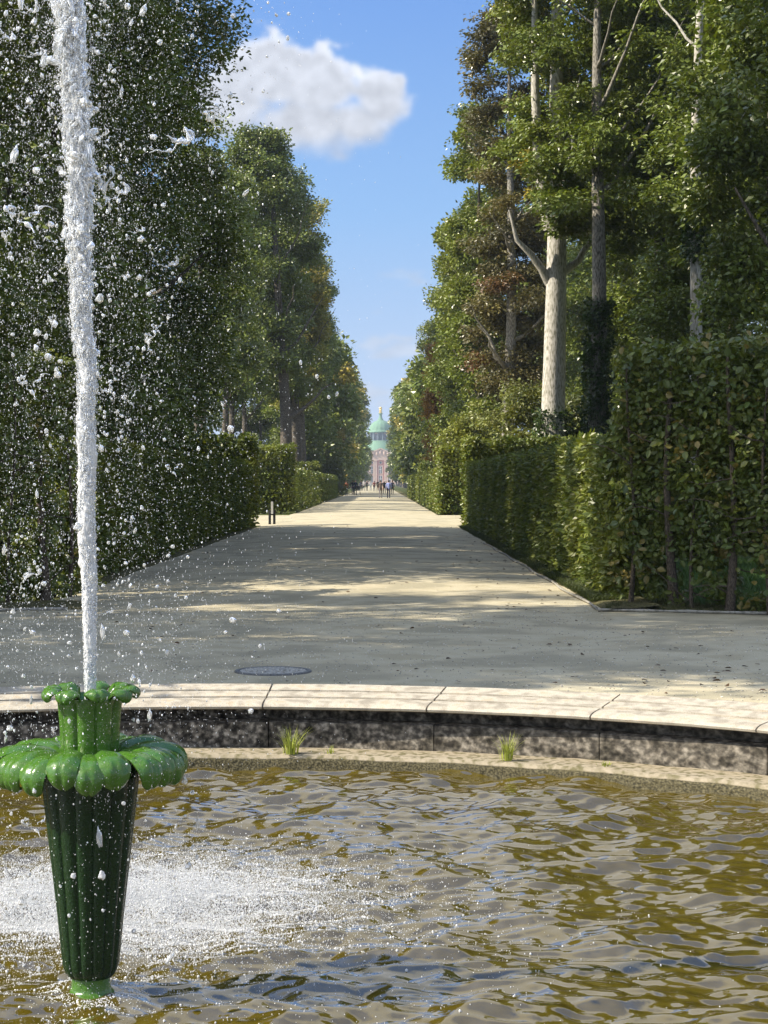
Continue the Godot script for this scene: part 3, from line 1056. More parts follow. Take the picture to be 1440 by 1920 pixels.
func make_jet() -> void:
	rng.seed = 55
	var o := thing("water_jet", "tall white column of water shooting up out of the green vase", "water jet", BC + Vector3(0, 0.80, 0))
	var n := FastNoiseLite.new()
	n.seed = 8
	n.frequency = 9.0
	n.fractal_octaves = 3
	var n2 := FastNoiseLite.new()
	n2.seed = 9
	n2.frequency = 34.0
	n2.fractal_octaves = 2
	var b := MB.new()
	var pts := PackedVector3Array()
	var rows := 640
	var seg := 40
	for k in rows:
		var y := 0.775 + 3.6 * k / (rows - 1.0)
		var c := jet_at(y) - o.position
		var r := jet_r(y) * lerpf(0.90, 0.62, smoothstep(1.2, 3.2, y)) * (1.0 if k < rows - 40 else (rows - 1 - k) / 40.0)
		var rough := smoothstep(0.8, 1.3, y) * (1.0 + 0.9 * smoothstep(2.0, 3.4, y))
		for s in seg:
			var a := TAU * s / seg
			var d := Vector3(cos(a), 0, sin(a))
			var q := r * (1.0 + rough * (0.42 * n.get_noise_3d(d.x * 0.06, y * 0.5, d.z * 0.06) + 0.34 * absf(n2.get_noise_3d(d.x * 0.05, y * 0.5, d.z * 0.05))) + 0.10 * n2.get_noise_3d(d.x * 0.03, y, d.z * 0.03))
			pts.append(c + d * q)
	add_grid(b, rows, seg, pts, true)
	part("column", done(b), M.jet, o)
	# glassy strands torn upwards along the column
	var places := []
	var tints := PackedColorArray()
	for k in 4600:
		var y := rr(0.86, 4.3)
		var up := smoothstep(1.2, 3.2, y)
		var a := rr(0, TAU)
		var r := jet_r(y) * (lerpf(0.80, 0.55, up) + 0.24 * absf(gs(1.0)) * (0.3 + 1.1 * up))
		var c := jet_at(y) - o.position + Vector3(cos(a) * r, 0, sin(a) * r)
		var w := rr(0.0020, 0.0055) * (0.7 + 0.8 * up)
		places.append(Transform3D(Basis(Vector3(gs(1), 0, gs(1)).normalized(), gs(0.16 + 0.3 * up)).scaled(Vector3.ONE) * Basis.from_scale(Vector3(w, w * rr(1.4, 5.0), w)), c))
		tints.append(Color(1, 1, 1))
	many("strands", blob(35), M.drop, places, tints, o)
	# froth clinging to it
	places = []
	tints = PackedColorArray()
	for k in 30000:
		var y := rr(0.84, 4.3)
		var a := rr(0, TAU)
		var up := smoothstep(0.8, 3.2, y)
		var r := jet_r(y) * (lerpf(0.82, 0.6, up) + (0.10 + 0.40 * up) * absf(gs(1.0)))
		var c := jet_at(y) - o.position + Vector3(cos(a) * r, 0, sin(a) * r)
		var s := rr(0.0006, 0.0020)
		places.append(Transform3D(Basis.from_scale(Vector3(s, s * rr(0.8, 2.6), s)), c))
		var v := rr(0.75, 1.1)
		tints.append(Color(v, v, v))
	many("froth", ball(5, 3), M.foam, places, tints, o)
	# lumps and sheets thrown off it
	var lump_places := []
	var lt := PackedColorArray()
	for k in 220:
		var y := 1.1 + 3.2 * pow(rng.randf(), 0.55)
		var a := rr(0, TAU)
		var r := jet_r(y) * rr(0.8, 1.7 + 0.9 * smoothstep(2.2, 3.4, y))
		var c := jet_at(y) - o.position + Vector3(cos(a) * r, 0, sin(a) * r)
		var s := rr(0.004, 0.016) * smoothstep(0.6, 2.6, y)
		lump_places.append(Transform3D(Basis(Vector3(gs(1), gs(1), gs(1)).normalized(), rr(0, 3)) * Basis.from_scale(Vector3(s, s * rr(0.6, 2.2), s * rr(0.4, 0.9))), c))
		lt.append(Color(1, 1, 1))
	many("torn_water", blob(31), M.drop, lump_places, lt, o)

func blob(seed_: int) -> ArrayMesh:
	var n := FastNoiseLite.new()
	n.seed = seed_
	n.frequency = 0.9
	var b := MB.new()
	var pts := PackedVector3Array()
	for r in 15:
		var p := PI * r / 14
		for s in 20:
			var a := TAU * s / 20
			var d := Vector3(sin(p) * cos(a), cos(p), sin(p) * sin(a))
			pts.append(d * (1.0 + 0.62 * n.get_noise_3d(d.x, d.y, d.z) + 0.10 * n.get_noise_3d(d.x * 2.2, d.y * 2.2, d.z * 2.2)))
	add_grid(b, 15, 20, pts, true)
	return done(b)

# a torn sheet of water: an uneven ring with beads and a tail
func splash_ring(seed_: int) -> ArrayMesh:
	rng.seed = seed_
	var b := MB.new()
	for strand in 3:
		var lp := PackedVector3Array()
		var lr := PackedFloat32Array()
		var p := Vector3(gs(0.3), gs(0.3), gs(0.3))
		var d := Vector3(gs(1), gs(1), gs(1)).normalized()
		var bead := 0.0
		var n := 18
		for k in n:
			lp.append(p)
			bead = maxf(0.0, bead - 0.45) if rng.randf() < 0.75 else rr(0.5, 1.0)
			lr.append((0.03 + 0.12 * bead) * (0.15 if k == 0 or k == n - 1 else 1.0))
			d = (d + Vector3(gs(0.38), gs(0.38), gs(0.38))).normalized()
			p += d * 0.14
		add_tube(b, lp, lr, 8)
	return done(b)

func spray_at(wide: float) -> Vector3:
	# spray falls back round the jet; thick near it and near the top of its flight
	var y := -0.25 + 4.3 * pow(rng.randf(), 0.62)
	var a := rr(0, TAU)
	var r := absf(gs(0.30 * wide)) + 0.05 + 0.16 * wide * (1.0 - (y + 0.25) / 4.3)
	return BC + Vector3(cos(a) * r - 0.04, y, sin(a) * r)

func spray(called: String, label: String, category: String, mesh: Mesh, m: Material, n: int, lo: float, hi: float, wide: float, clustered: float, stretch: float) -> void:
	var places := []
	var tints := PackedColorArray()
	var centre := spray_at(wide)
	var left := 0
	for k in n:
		var c := spray_at(wide)
		if left > 0:                                          # drops flung off together stay in loose strings
			c = centre + Vector3(gs(0.05), gs(0.07), gs(0.05))
			left -= 1
		elif rng.randf() < clustered:
			centre = c
			left = rng.randi() % 14 + 3
		var q := lo + (hi - lo) * pow(rng.randf(), 2.0)
		places.append(Transform3D(Basis(Vector3(gs(1), gs(0.3), gs(1)).normalized(), gs(0.35)) * Basis.from_scale(Vector3(q, q * rr(0.8, stretch), q * rr(0.7, 1.0))), c))
		var v := rr(0.7, 1.1)
		tints.append(Color(v, v, v))
	var g := many(called, mesh, m, places, tints, self)
	tag(g, label, category, "", "stuff")

func make_drops() -> void:
	rng.seed = 313
	var drop := ball(8, 6)
	var fine := ball(5, 3)
	spray("fine_spray", "fine mist of tiny white droplets round the water jet", "spray", fine, M.foam, 42000, 0.0005, 0.0016, 1.2, 0.01, 2.6)
	spray("falling_drops", "white water drops falling on all sides of the jet", "spray", drop, M.foam, 1900, 0.0012, 0.0038, 1.0, 0.10, 1.9)
	spray("clear_drops", "clear glassy drops among the white ones round the jet", "spray", drop, M.drop, 1100, 0.0020, 0.0075, 1.0, 0.10, 1.8)
	spray("spray_streaks", "thin falling streaks of spray round the jet", "spray", fine, M.foam, 5200, 0.0003, 0.0008, 1.25, 0.02, 14.0)
	for k in 4:
		spray("large_drops", ["large wobbling blobs of water flung from the jet", "long stretched blobs of water flung from the jet", "flat shivering blobs of water flung from the jet", "small round blobs of water flung from the jet"][k], "spray", blob(33 + k * 7), M.drop, 85, 0.0032, [0.013, 0.011, 0.0145, 0.009][k], 1.0, 0.0, [1.6, 3.4, 1.2, 1.3][k])
	for k in 3:
		spray("torn_sheets", ["curled torn sheets of water hanging in the spray", "thin beaded strings of water hanging in the spray", "small forked splashes of water hanging in the spray"][k], "spray", splash_ring(5 + k), M.drop, 26, 0.018, 0.075, 1.0, 0.0, 1.3)
	# the boiling patch where the spray falls back
	var places := []
	var tints := PackedColorArray()
	var patch := FastNoiseLite.new()
	patch.seed = 77
	patch.frequency = 3.0
	for k in 190000:
		var x := -1.15 + gs(0.42)
		var z := 7.95 + gs(0.38)
		if rng.randf() < 0.12:
			x = -1.05 + gs(0.7)
			z = 7.7 + gs(0.75)
		var lift := absf(gs(0.055)) if rng.randf() < 0.5 else 0.0
		if patch.get_noise_2d(x, z) < -0.2 and rng.randf() < 0.55:
			continue
		var q := rr(0.0008, 0.0019) if rng.randf() < 0.93 else rr(0.0016, 0.0042)
		if lift == 0.0:
			q *= 1.5
		places.append(Transform3D(Basis.from_scale(Vector3(q, q * rr(0.7, 1.5), q)), Vector3(x, WATER_Y + wave(x, -z) + 0.001 + lift, -z)))
		var v := rr(0.75, 1.05)
		tints.append(Color(v, v, v))
	var g2 := many("splash_foam", fine, M.foam, places, tints, self)
	tag(g2, "white boiling foam on the water behind the green vase", "foam", "", "stuff")
	places = []
	tints = PackedColorArray()
	for k in 1500:                                            # froth round the foot of the vase, and flecks over the pool
		var a := rr(0, TAU)
		var near := k < 900
		var r := 0.10 + absf(gs(0.06)) if near else 0.5 + 3.5 * rng.randf()
		var q := rr(0.001, 0.0032)
		var at := BC + Vector3(sin(a) * r, 0, -cos(a) * r)
		at.y = WATER_Y + wave(at.x, at.z) + 0.001
		places.append(Transform3D(Basis.from_scale(Vector3(q, q * 0.7, q)), at))
		tints.append(Color(0.95, 0.95, 0.95))
	g2 = many("foam_flecks", drop, M.foam, places, tints, self)
	tag(g2, "flecks of froth round the vase foot and over the pool", "foam", "", "stuff")

# ---------------------------------------------------------------- hedges and trees
func make_hedges() -> void:
	var dk := Color(0.118, 0.162, 0.034)
	var md := Color(0.207, 0.241, 0.043)
	var G := "clipped hedges lining the avenue"
	hedge("low clipped green hedge on the right running from the tall corner hedge", Vector2(3.08, 24.0), Vector2(3.08, 62.2), Vector2(0.6, 0), 2.27, 52.0, "hedge", dk, md, 201, G)
	hedge("tall dark hedge rising behind the end of the near right hedge", Vector2(3.1, 63.0), Vector2(12.5, 63.0), Vector2(0, 0.7), 3.15, 24.0, "hedge_far", dk, md, 202, G)
	hedge("tall dark hedge block right of the path beyond the sunny cross path", Vector2(3.0, 87.6), Vector2(12.0, 87.6), Vector2(0, 0.7), 3.25, 24.0, "hedge_far", dk, md, 203, G)
	hedge("low sunlit yellow-green hedge on the right beyond the cross path", Vector2(3.05, 88.8), Vector2(3.05, 131.0), Vector2(0.55, 0), 2.25, 30.0, "hedge_far", dk, md, 204, G)
	hedge("tall hedge closing the sunlit low hedge on the right", Vector2(3.0, 131.8), Vector2(10.0, 131.8), Vector2(0, 0.6), 3.1, 18.0, "hedge_far", dk, md, 205, G)
	hedge("farthest low hedge right of the path beside the walkers", Vector2(3.05, 140.0), Vector2(3.05, 186.0), Vector2(0.55, 0), 2.2, 18.0, "hedge_far", dk, md, 206, G)
	hedge("low clipped dark hedge on the left behind the spray", Vector2(-4.5, 25.6), Vector2(-4.5, 62.2), Vector2(-0.3, 0), 2.3, 34.0, "hedge", dk, md, 211, G)
	hedge("tall dark hedge behind the end of the near left hedge", Vector2(-4.5, 63.0), Vector2(-13.0, 63.0), Vector2(0, 0.7), 3.25, 24.0, "hedge_far", dk, md, 212, G)
	hedge("tall dark hedge left of the path beyond the small black post", Vector2(-4.5, 91.0), Vector2(-13.0, 91.0), Vector2(0, 0.7), 3.45, 24.0, "hedge_far", dk, md, 213, G)
	hedge("low sunlit yellow-green hedge on the left beyond the cross path", Vector2(-4.55, 92.2), Vector2(-4.55, 131.0), Vector2(-0.16, 0), 2.28, 6.0, "hedge_far", dk, md, 214, G)
	hedge("tall hedge closing the sunlit low hedge on the left", Vector2(-4.5, 131.8), Vector2(-11.0, 131.8), Vector2(0, 0.6), 3.1, 18.0, "hedge_far", dk, md, 215, G)
	hedge("farthest low hedge left of the path beside the pram", Vector2(-4.55, 140.0), Vector2(-4.55, 186.0), Vector2(-0.55, 0), 2.2, 18.0, "hedge_far", dk, md, 216, G)
	# the tall hedges that close the round; on the right one single leaves show
	tall_hedge("tall loose hedge of broad leaves at the right edge with bare stems showing", [Vector2(3.0, 23.1), Vector2(3.9, 22.0), Vector2(4.9, 21.0), Vector2(6.5, 19.4), Vector2(8.6, 17.0)], 3.40, 5000, 221, true)
	tall_hedge("tall dark hedge at the left edge behind the water jet", [Vector2(-4.35, 24.9), Vector2(-5.1, 23.2), Vector2(-6.4, 21.8), Vector2(-8.6, 20.0)], 3.40, 2800, 222, false)

func tall_hedge(label: String, line: Array, h: float, n: int, seed_: int, show: bool) -> void:
	rng.seed = seed_
	var o := thing("clipped_hedge", label, "hedge", Vector3(line[0].x, 0, -line[0].y), "clipped hedges lining the avenue")
	var at := func(u: float) -> Vector2:
		var t := u * (line.size() - 1)
		var k := mini(int(t), line.size() - 2)
		return line[k].lerp(line[k + 1], t - k) - line[0]
	var shade_gap := FastNoiseLite.new()
	shade_gap.seed = seed_
	shade_gap.frequency = 0.9
	var places := []
	var tints := PackedColorArray()
	var shown := 0
	var tries := 0
	while places.size() < n and tries < n * 6:
		tries += 1
		var u := rng.randf()
		var y := rr(0.05, h - 0.1)
		var back := 0.06 + pow(rng.randf(), 1.5) * 0.7
		var p: Vector2 = at.call(u)
		# the hedge is thin near the ground, where the stems stand bare
		var open := shade_gap.get_noise_2d(u * 9.0, y * 1.2)
		if y < 0.75 and open > -0.12 and show:
			continue
		if open > 0.34 and rng.randf() < 0.75:
			continue
		var pos := Vector3(p.x + back * 0.5, y, -(p.y + back))
		var c := Color(0.100, 0.145, 0.032).lerp(Color(0.165, 0.195, 0.04), rng.randf())
		if rng.randf() < 0.03:
			c = Color(0.24, 0.20, 0.05)
		places.append(Transform3D(Basis(Vector3.UP, gs(1.3)) * Basis(Vector3.RIGHT, gs(0.7)) * Basis(Vector3(0, 0, 1), gs(0.5)).scaled(Vector3.ONE * rr(0.75, 1.25)), pos))
		var v := rr(0.75, 1.25)
		tints.append(Color(c.r * v, c.g * v, c.b * v))
	many("foliage", CL.sprig, M.hedge_leaf, places, tints, o)
	if show:
		var shades := []
		for k in 5:
			var m := leafy(0.36, Color(0.72, 0.70, 0.35), 0.5)
			var f: float = [0.8, 1.0, 1.25, 1.0, 1.0][k]
			m.albedo_color = [lin(0.095, 0.135, 0.03), lin(0.12, 0.165, 0.034), lin(0.16, 0.19, 0.04), lin(0.22, 0.19, 0.05), lin(0.10, 0.155, 0.05)][k]
			shades.append(m)
		while shown < 300:
			var u := pow(rng.randf(), 1.1) * 0.5
			var y := rr(0.3, h + 0.03)
			var p: Vector2 = at.call(u)
			var lf := part("leaf", CL.leaf, shades[rng.randi() % 5], o, Vector3(p.x + gs(0.03) - 0.03, y, -p.y + rr(-0.02, 0.14)))
			lf.rotation = Vector3(gs(0.5), gs(0.8), gs(0.5))
			lf.scale = Vector3.ONE * rr(0.8, 1.3)
			shown += 1
	# stems
	var us := [0.035, 0.155, 0.225, 0.32, 0.41, 0.52, 0.63, 0.75, 0.87, 0.97] if show else [0.03, 0.14, 0.27, 0.4, 0.55, 0.7, 0.85]
	for k in us.size():
		var p: Vector2 = at.call(us[k])
		var lp := PackedVector3Array()
		var lr := PackedFloat32Array()
		var thick: float = [0.035, 0.068, 0.026, 0.06, 0.03][k % 5]
		for q in 11:
			var s := q / 10.0
			lp.append(Vector3(p.x + 0.1 + 0.05 * sin(s * 5.0 + k * 2.0), -0.1 + h * 0.96 * s, -(p.y + 0.05) + 0.04 * sin(s * 4.0 + k)))
			lr.append(thick * (1.0 + 0.25 * exp(-s * 14.0)) * (1.0 - 0.72 * s))
		var b := MB.new()
		add_tube(b, lp, lr, 9, 0.08)
		part("stem", done(b), M.stem, o)
		for q in 7:
			var y0 := rr(0.45, h * 0.9)
			var s := y0 / h
			var dir := Vector3(1 if rng.randf() < 0.5 else -1, rr(-0.1, 0.5), rr(-0.3, 0.5)).normalized()
			var tw := PackedVector3Array()
			var tr_ := PackedFloat32Array()
			for w in 5:
				var f := w / 4.0
				tw.append(lp[int(s * 10)] + dir * 0.65 * f + Vector3(0, 0.12 * sin(f * 3.0 + q), 0))
				tr_.append(0.011 * (1.0 - 0.7 * f))
			b = MB.new()
			add_tube(b, tw, tr_, 5)
			part("branch", done(b), M.stem, o)

func make_trees() -> void:
	var dark := Color(0.148, 0.193, 0.035)
	var deep := Color(0.148, 0.193, 0.035)
	var green := Color(0.155, 0.200, 0.036)
	var bright := Color(0.200, 0.235, 0.040)
	var gold := Color(0.358, 0.302, 0.050)
	var rust := Color(0.17, 0.085, 0.035)
	var L := "trees lining the avenue on the left"
	var R := "trees lining the avenue on the right"
	# left of the round, outside the picture: their shade lies over the gravel beyond the coping
	var k := 0
	for p in [[-9.8, 13.5, 22.0, 2.3], [-13.6, 13.3, 24.0, 2.6], [-9.6, 18.0, 23.0, 2.6], [-14.0, 19.2, 24.0, 3.0], [-18.5, 14.2, 24.0, 3.2]]:
		tree({"name": "hornbeam_tree", "label": "dense tree left of the round, its shade falling over the gravel", "group": "trees shading the round", "x": p[0], "z": p[1], "h": p[2], "cb": 2.0, "r": p[3], "tr": 0.3, "n": 820, "cl": "near2", "cs": 1.25, "tint": dark, "tint2": deep, "seed": 400 + k, "limbs": 4})
		k += 1
	# the dark wall on the left
	var ll := ["nearest dark tree at the upper left edge behind the jet", "second dark tree from the left edge, behind the spray right of the jet", "dark tree in the middle of the near left wall of trees", "fourth dark tree of the near left wall, right of the spray", "last tall dark tree of the near left wall, its twigs against the cloud"]
	k = 0
	for z in [29.5, 36.5, 43.0, 49.5, 55.5]:
		tree({"name": "hornbeam_tree", "label": ll[k], "group": L, "x": -8.2, "z": z, "h": 25.0, "cb": 1.0, "r": 3.9, "tr": 0.36, "n": 2300 if z < 50.0 else 3300, "cl": "droop", "cs": 1.2, "tint": dark, "tint2": deep, "clip": 4.55, "seed": 420 + k, "limbs": 6})
		k += 1
	k = 0
	for z in [34.0, 42.0, 49.0, 56.0]:
		tree({"name": "thicket_tree", "label": "dark tree filling the gaps behind the near left wall", "group": "trees behind the near left wall", "x": -12.8 if z < 55.0 else -10.6, "z": z, "h": 25.0, "cb": 0.6, "r": 3.6, "tr": 0.3, "n": 800, "cl": "mid", "cs": 1.5, "tint": dark, "tint2": deep, "seed": 430 + k, "limbs": 3})
		k += 1
	var lm := [
		{"label": "tall tree on the left with a pale bare trunk, its top below the cloud", "x": -7.7, "z": 146.0, "h": 30.0, "cb": 9.5, "r": 3.7, "ox": -2.2, "tr": 0.55, "tint": deep, "tint2": green},
		{"label": "left tree whose bare trunk stands just right of the pale trunk", "x": -7.3, "z": 156.0, "h": 28.5, "cb": 9.5, "r": 3.6, "ox": -1.6, "tr": 0.5, "tint": deep, "tint2": green},
		{"label": "left tree with sunlit yellowish top leaning towards the sky gap", "x": -7.4, "z": 170.0, "h": 28.5, "cb": 9.0, "r": 3.2, "ox": -0.8, "tr": 0.48, "tint": green, "tint2": gold},
		{"label": "dark mid-distance tree on the left below the yellowish top", "x": -8.4, "z": 184.0, "h": 26.0, "cb": 5.0, "r": 3.2, "tr": 0.45, "tint": deep, "tint2": green},
		{"label": "left tree with a small light green tuft at its top", "x": -8.4, "z": 200.0, "h": 26.5, "cb": 4.0, "r": 3.2, "tr": 0.45, "tint": deep, "tint2": green},
		{"label": "left tree with rusty yellow leaves at its top", "x": -8.4, "z": 240.0, "h": 23.0, "cb": 3.0, "r": 3.4, "tr": 0.45, "tint": deep, "tint2": gold, "tint3": rust, "p3": 0.2},
		{"label": "dark left tree under the rusty yellow one", "x": -8.2, "z": 220.0, "h": 22.0, "cb": 3.0, "r": 3.2, "tr": 0.45, "tint": deep, "tint2": green}]
	k = 0
	for d in lm:
		d.merge({"name": "avenue_tree", "group": L, "n": 1500, "cl": "mid", "cs": 1.3, "bark": "bark", "seed": 440 + k, "clip": 5.3, "limbs": 6})
		tree(d)
		k += 1
	k = 0
	for p in [[-12.6, 190.0, 19.0], [-17.0, 196.0, 20.0], [-21.0, 186.0, 20.0], [-12.5, 214.0, 19.0], [-25.5, 192.0, 20.0]]:
		tree({"name": "thicket_tree", "label": "dark tree closing the view between the bare trunks on the left", "group": "thicket closing the left view", "x": p[0], "z": p[1], "h": p[2], "cb": 0.3, "r": 3.8, "tr": 0.2, "n": 640, "cl": "mid", "cs": 1.5, "tint": dark, "tint2": deep, "seed": 460 + k, "limbs": 3})
		k += 1
	k = 0
	for p in [[-9.8, 97.0, 1.4], [-10.2, 104.0, 1.2], [-9.6, 111.0, 1.6], [-9.9, 118.5, 1.3], [-9.6, 126.0, 1.5]]:
		tree({"name": "avenue_tree", "label": "slim tree behind the near left wall, shading the sunny path in bands", "group": "slim trees beyond the cross path", "x": p[0], "z": p[1], "h": 21.0, "cb": 7.5, "r": p[2], "tr": 0.22, "n": 420, "cl": "mid", "cs": 0.9, "tint": deep, "tint2": green, "seed": 480 + k, "limbs": 4})
		k += 1
	# behind the left row, low dense growth
	k = 0
	for z in [40.0, 56.0, 72.0, 88.0, 104.0, 122.0, 140.0, 160.0]:
		tree({"name": "thicket_tree", "label": "low dark tree in the shade behind the left row", "group": "thicket behind the left row", "x": -20.5 - 1.5 * (k % 2), "z": z, "h": 12.0 if z < 60.0 or z >= 140.0 else 5.0, "cb": 0.3, "r": 5.2, "tr": 0.2, "n": 560, "cl": "mid", "cs": 1.7, "tint": dark, "tint2": deep, "seed": 470 + k, "limbs": 3})
		k += 1
	# right side
	tree({"name": "beech_tree", "label": "large beech with a pale grey sunlit trunk forking above the right hedge", "group": R, "x": 6.55, "z": 66.6, "h": 27.0, "cb": 12.4, "r": 3.3, "ox": 1.3, "oz": -1.0, "tr": 0.50, "lean": Vector2(-0.5, 0), "bark": "beech", "n": 2100, "cl": "near", "tint": green, "tint2": bright, "tint3": gold, "p3": 0.08, "seed": 501, "limbs": 7, "ivy": [0.3, 4.4, 240],
		"extra": [[[Vector3(-0.22, 9.0, 0.1), Vector3(-0.55, 9.5, 0.3), Vector3(-0.95, 10.0, 0.5), Vector3(-1.5, 10.5, 0.7), Vector3(-1.8, 11.6, 0.8)], [0.20, 0.15, 0.13, 0.09, 0.03]], [[Vector3(-0.2, 11.0, 0), Vector3(-0.65, 13.2, 0.2), Vector3(-0.8, 16.0, 0.3), Vector3(-0.85, 21.0, 0.3)], [0.26, 0.2, 0.16, 0.08]]]})
	tree({"name": "avenue_tree", "label": "tree with an ivy-clad dark trunk just right of the pale beech", "group": R, "x": 7.4, "z": 61.5, "h": 25.0, "cb": 10.5, "r": 2.7, "ox": 0.5, "oz": -1.4, "tr": 0.33, "bark": "grey_bark", "n": 1500, "cl": "near", "tint": deep, "tint2": green, "seed": 502, "limbs": 6, "ivy": [2.5, 8.0, 420]})
	tree({"name": "beech_tree", "label": "tree with a slender pale trunk showing high at the upper right", "group": R, "x": 9.6, "z": 55.0, "h": 26.0, "cb": 4.0, "r": 2.4, "ox": 1.2, "oz": -2.4, "tr": 0.23, "bark": "beech", "n": 1300, "cl": "near", "tint": deep, "tint2": green, "seed": 503, "limbs": 5, "ivy": [8.6, 11.0, 240]})
	tree({"name": "avenue_tree", "label": "dark tree on the right above the tall loose hedge", "group": R, "x": 9.4, "z": 42.0, "h": 24.0, "cb": 3.2, "r": 2.8, "tr": 0.3, "n": 1900, "cl": "near2", "tint": dark, "tint2": deep, "seed": 504, "limbs": 5, "clip": 7.6})
	tree({"name": "avenue_tree", "label": "darkest tree at the right edge of the picture above the hedge", "group": R, "x": 9.6, "z": 33.0, "h": 24.0, "cb": 2.8, "r": 3.0, "tr": 0.32, "n": 2100, "cl": "near2", "tint": dark, "tint2": deep, "seed": 505, "limbs": 5, "clip": 6.3})
	tree({"name": "avenue_tree", "label": "green tree filling the upper right between the pale trunks", "group": R, "x": 10.3, "z": 66.0, "h": 26.0, "cb": 4.0, "r": 2.6, "tr": 0.28, "n": 1500, "cl": "near", "tint": deep, "tint2": green, "tint3": bright, "p3": 0.12, "seed": 506, "limbs": 6, "clip": 8.2})
	tree({"name": "copper_tree", "label": "reddish brown leaved tree left of the pale beech", "group": R, "x": 6.5, "z": 90.0, "h": 25.5, "cb": 6.4, "r": 2.4, "ox": 0.2, "oz": -0.8, "tr": 0.36, "bark": "grey_bark", "n": 1800, "cl": "near", "cs": 1.1, "tint": Color(0.085, 0.080, 0.034), "tint2": Color(0.19, 0.165, 0.06), "tint3": Color(0.17, 0.10, 0.045), "p3": 0.06, "seed": 507, "limbs": 8, "clip": 4.6})
	tree({"name": "avenue_tree", "label": "green tree with a short pale trunk left of the reddish brown one", "group": R, "x": 6.6, "z": 122.0, "h": 21.0, "cb": 6.0, "r": 2.6, "tr": 0.33, "bark": "beech", "n": 1200, "cl": "mid", "tint": green, "tint2": bright, "seed": 508, "limbs": 5, "clip": 4.3})
	tree({"name": "columnar_tree", "label": "slim bright green column tree at the edge of the sky gap", "group": R, "x": 5.9, "z": 106.0, "h": 23.6, "cb": 2.6, "r": 1.7, "tr": 0.25, "n": 1300, "cl": "mid", "cs": 0.9, "tint": green, "tint2": bright, "seed": 509, "limbs": 4, "clip": 4.3})
	tree({"name": "columnar_tree", "label": "thin orange autumn tree right of the far avenue", "group": R, "x": 5.0, "z": 150.0, "h": 13.2, "cb": 3.0, "r": 0.85, "tr": 0.12, "n": 420, "cl": "mid", "cs": 0.75, "tint": Color(0.30, 0.155, 0.02), "tint2": Color(0.40, 0.24, 0.03), "seed": 510, "limbs": 3})
	var rl := ["bright green tree behind the orange autumn tree", "light green tree left of the orange autumn tree", "green tree reaching down over the far right hedge"]
	k = 0
	for z in [140.0, 160.0, 184.0]:
		tree({"name": "avenue_tree", "label": rl[k], "group": R, "x": 6.6, "z": z, "h": [20.5, 19.0, 18.0][k], "cb": 2.5, "r": 2.8, "tr": 0.32, "n": 850, "cl": "mid", "cs": 1.1, "tint": green, "tint2": bright, "tint3": gold, "p3": 0.08, "seed": 520 + k, "limbs": 4, "clip": 4.2})
		k += 1
	k = 0
	for z in [44.0, 60.0, 76.0, 92.0, 110.0, 130.0, 150.0]:
		tree({"name": "thicket_tree", "label": "leafy tree deep in the grove behind the right row", "group": "grove behind the right row", "x": 14.5 + 1.5 * (k % 2), "z": z, "h": 26.0, "cb": 0.5, "r": 4.4, "tr": 0.25, "n": 1250, "cl": "mid", "cs": 1.5, "tint": dark, "tint2": green, "seed": 540 + k, "limbs": 3})
		k += 1
	# the far avenue, two walls of trees that merge with distance
	k = 0
	for z in [214.0, 230.0, 246.0, 266.0, 290.0, 318.0, 350.0, 386.0, 426.0, 470.0, 520.0, 580.0, 650.0, 730.0]:
		for side in [-1.0, 1.0]:
			rng.seed = 800 + k
			var far_right: bool = side > 0
			tree({"name": "avenue_tree", "label": "distant %s tree in the %s wall of the far avenue" % (["light green", "right"] if far_right else ["dark green", "left"]), "group": "far %s wall of the avenue" % ("right" if far_right else "left"),
				"x": 6.9 if far_right else -7.4, "z": z, "h": (16.5 if far_right else 18.0) + minf((z - 212.0) * 0.035, 9.0) + rr(-1.5, 1.5), "cb": 2.0, "r": 3.4, "tr": 0.35, "n": 210, "cl": "far", "cs": 1.5, "tint": green if far_right else deep, "tint2": bright if far_right else green, "tint3": gold, "p3": 0.12, "seed": 800 + k, "limbs": 2, "clip": 4.0 if far_right else 4.3})
			k += 1
	shrub("sunlit pale green bush left of the pale beech trunk", 5.9, 70.0, 5.6, 1.3, 420, Color(0.19, 0.21, 0.06), 601)
	shrub("dense bush between the two near trunks behind the right hedge", 7.6, 69.0, 5.2, 1.1, 320, Color(0.13, 0.155, 0.05), 602)
	shrub("bright yellow-green bush above the tall dark hedge block", 4.9, 96.0, 5.6, 1.5, 420, Color(0.20, 0.22, 0.035), 603)
	shrub("green bush under the short pale trunk on the right", 5.9, 100.0, 4.6, 1.2, 300, Color(0.16, 0.19, 0.04), 604)
	shrub("dark bush behind the tall loose hedge at the right edge", 9.0, 31.0, 5.8, 1.9, 420, Color(0.13, 0.17, 0.035), 606, "near2")
	shrub("bush under the dark trees deep behind the right hedge", 12.2, 39.0, 6.5, 2.4, 480, Color(0.13, 0.17, 0.035), 607, "near2")
	shrub("small light bush at the palace end of the left hedge", -5.4, 200.0, 4.0, 1.2, 120, Color(0.12, 0.14, 0.03), 605, "mid")

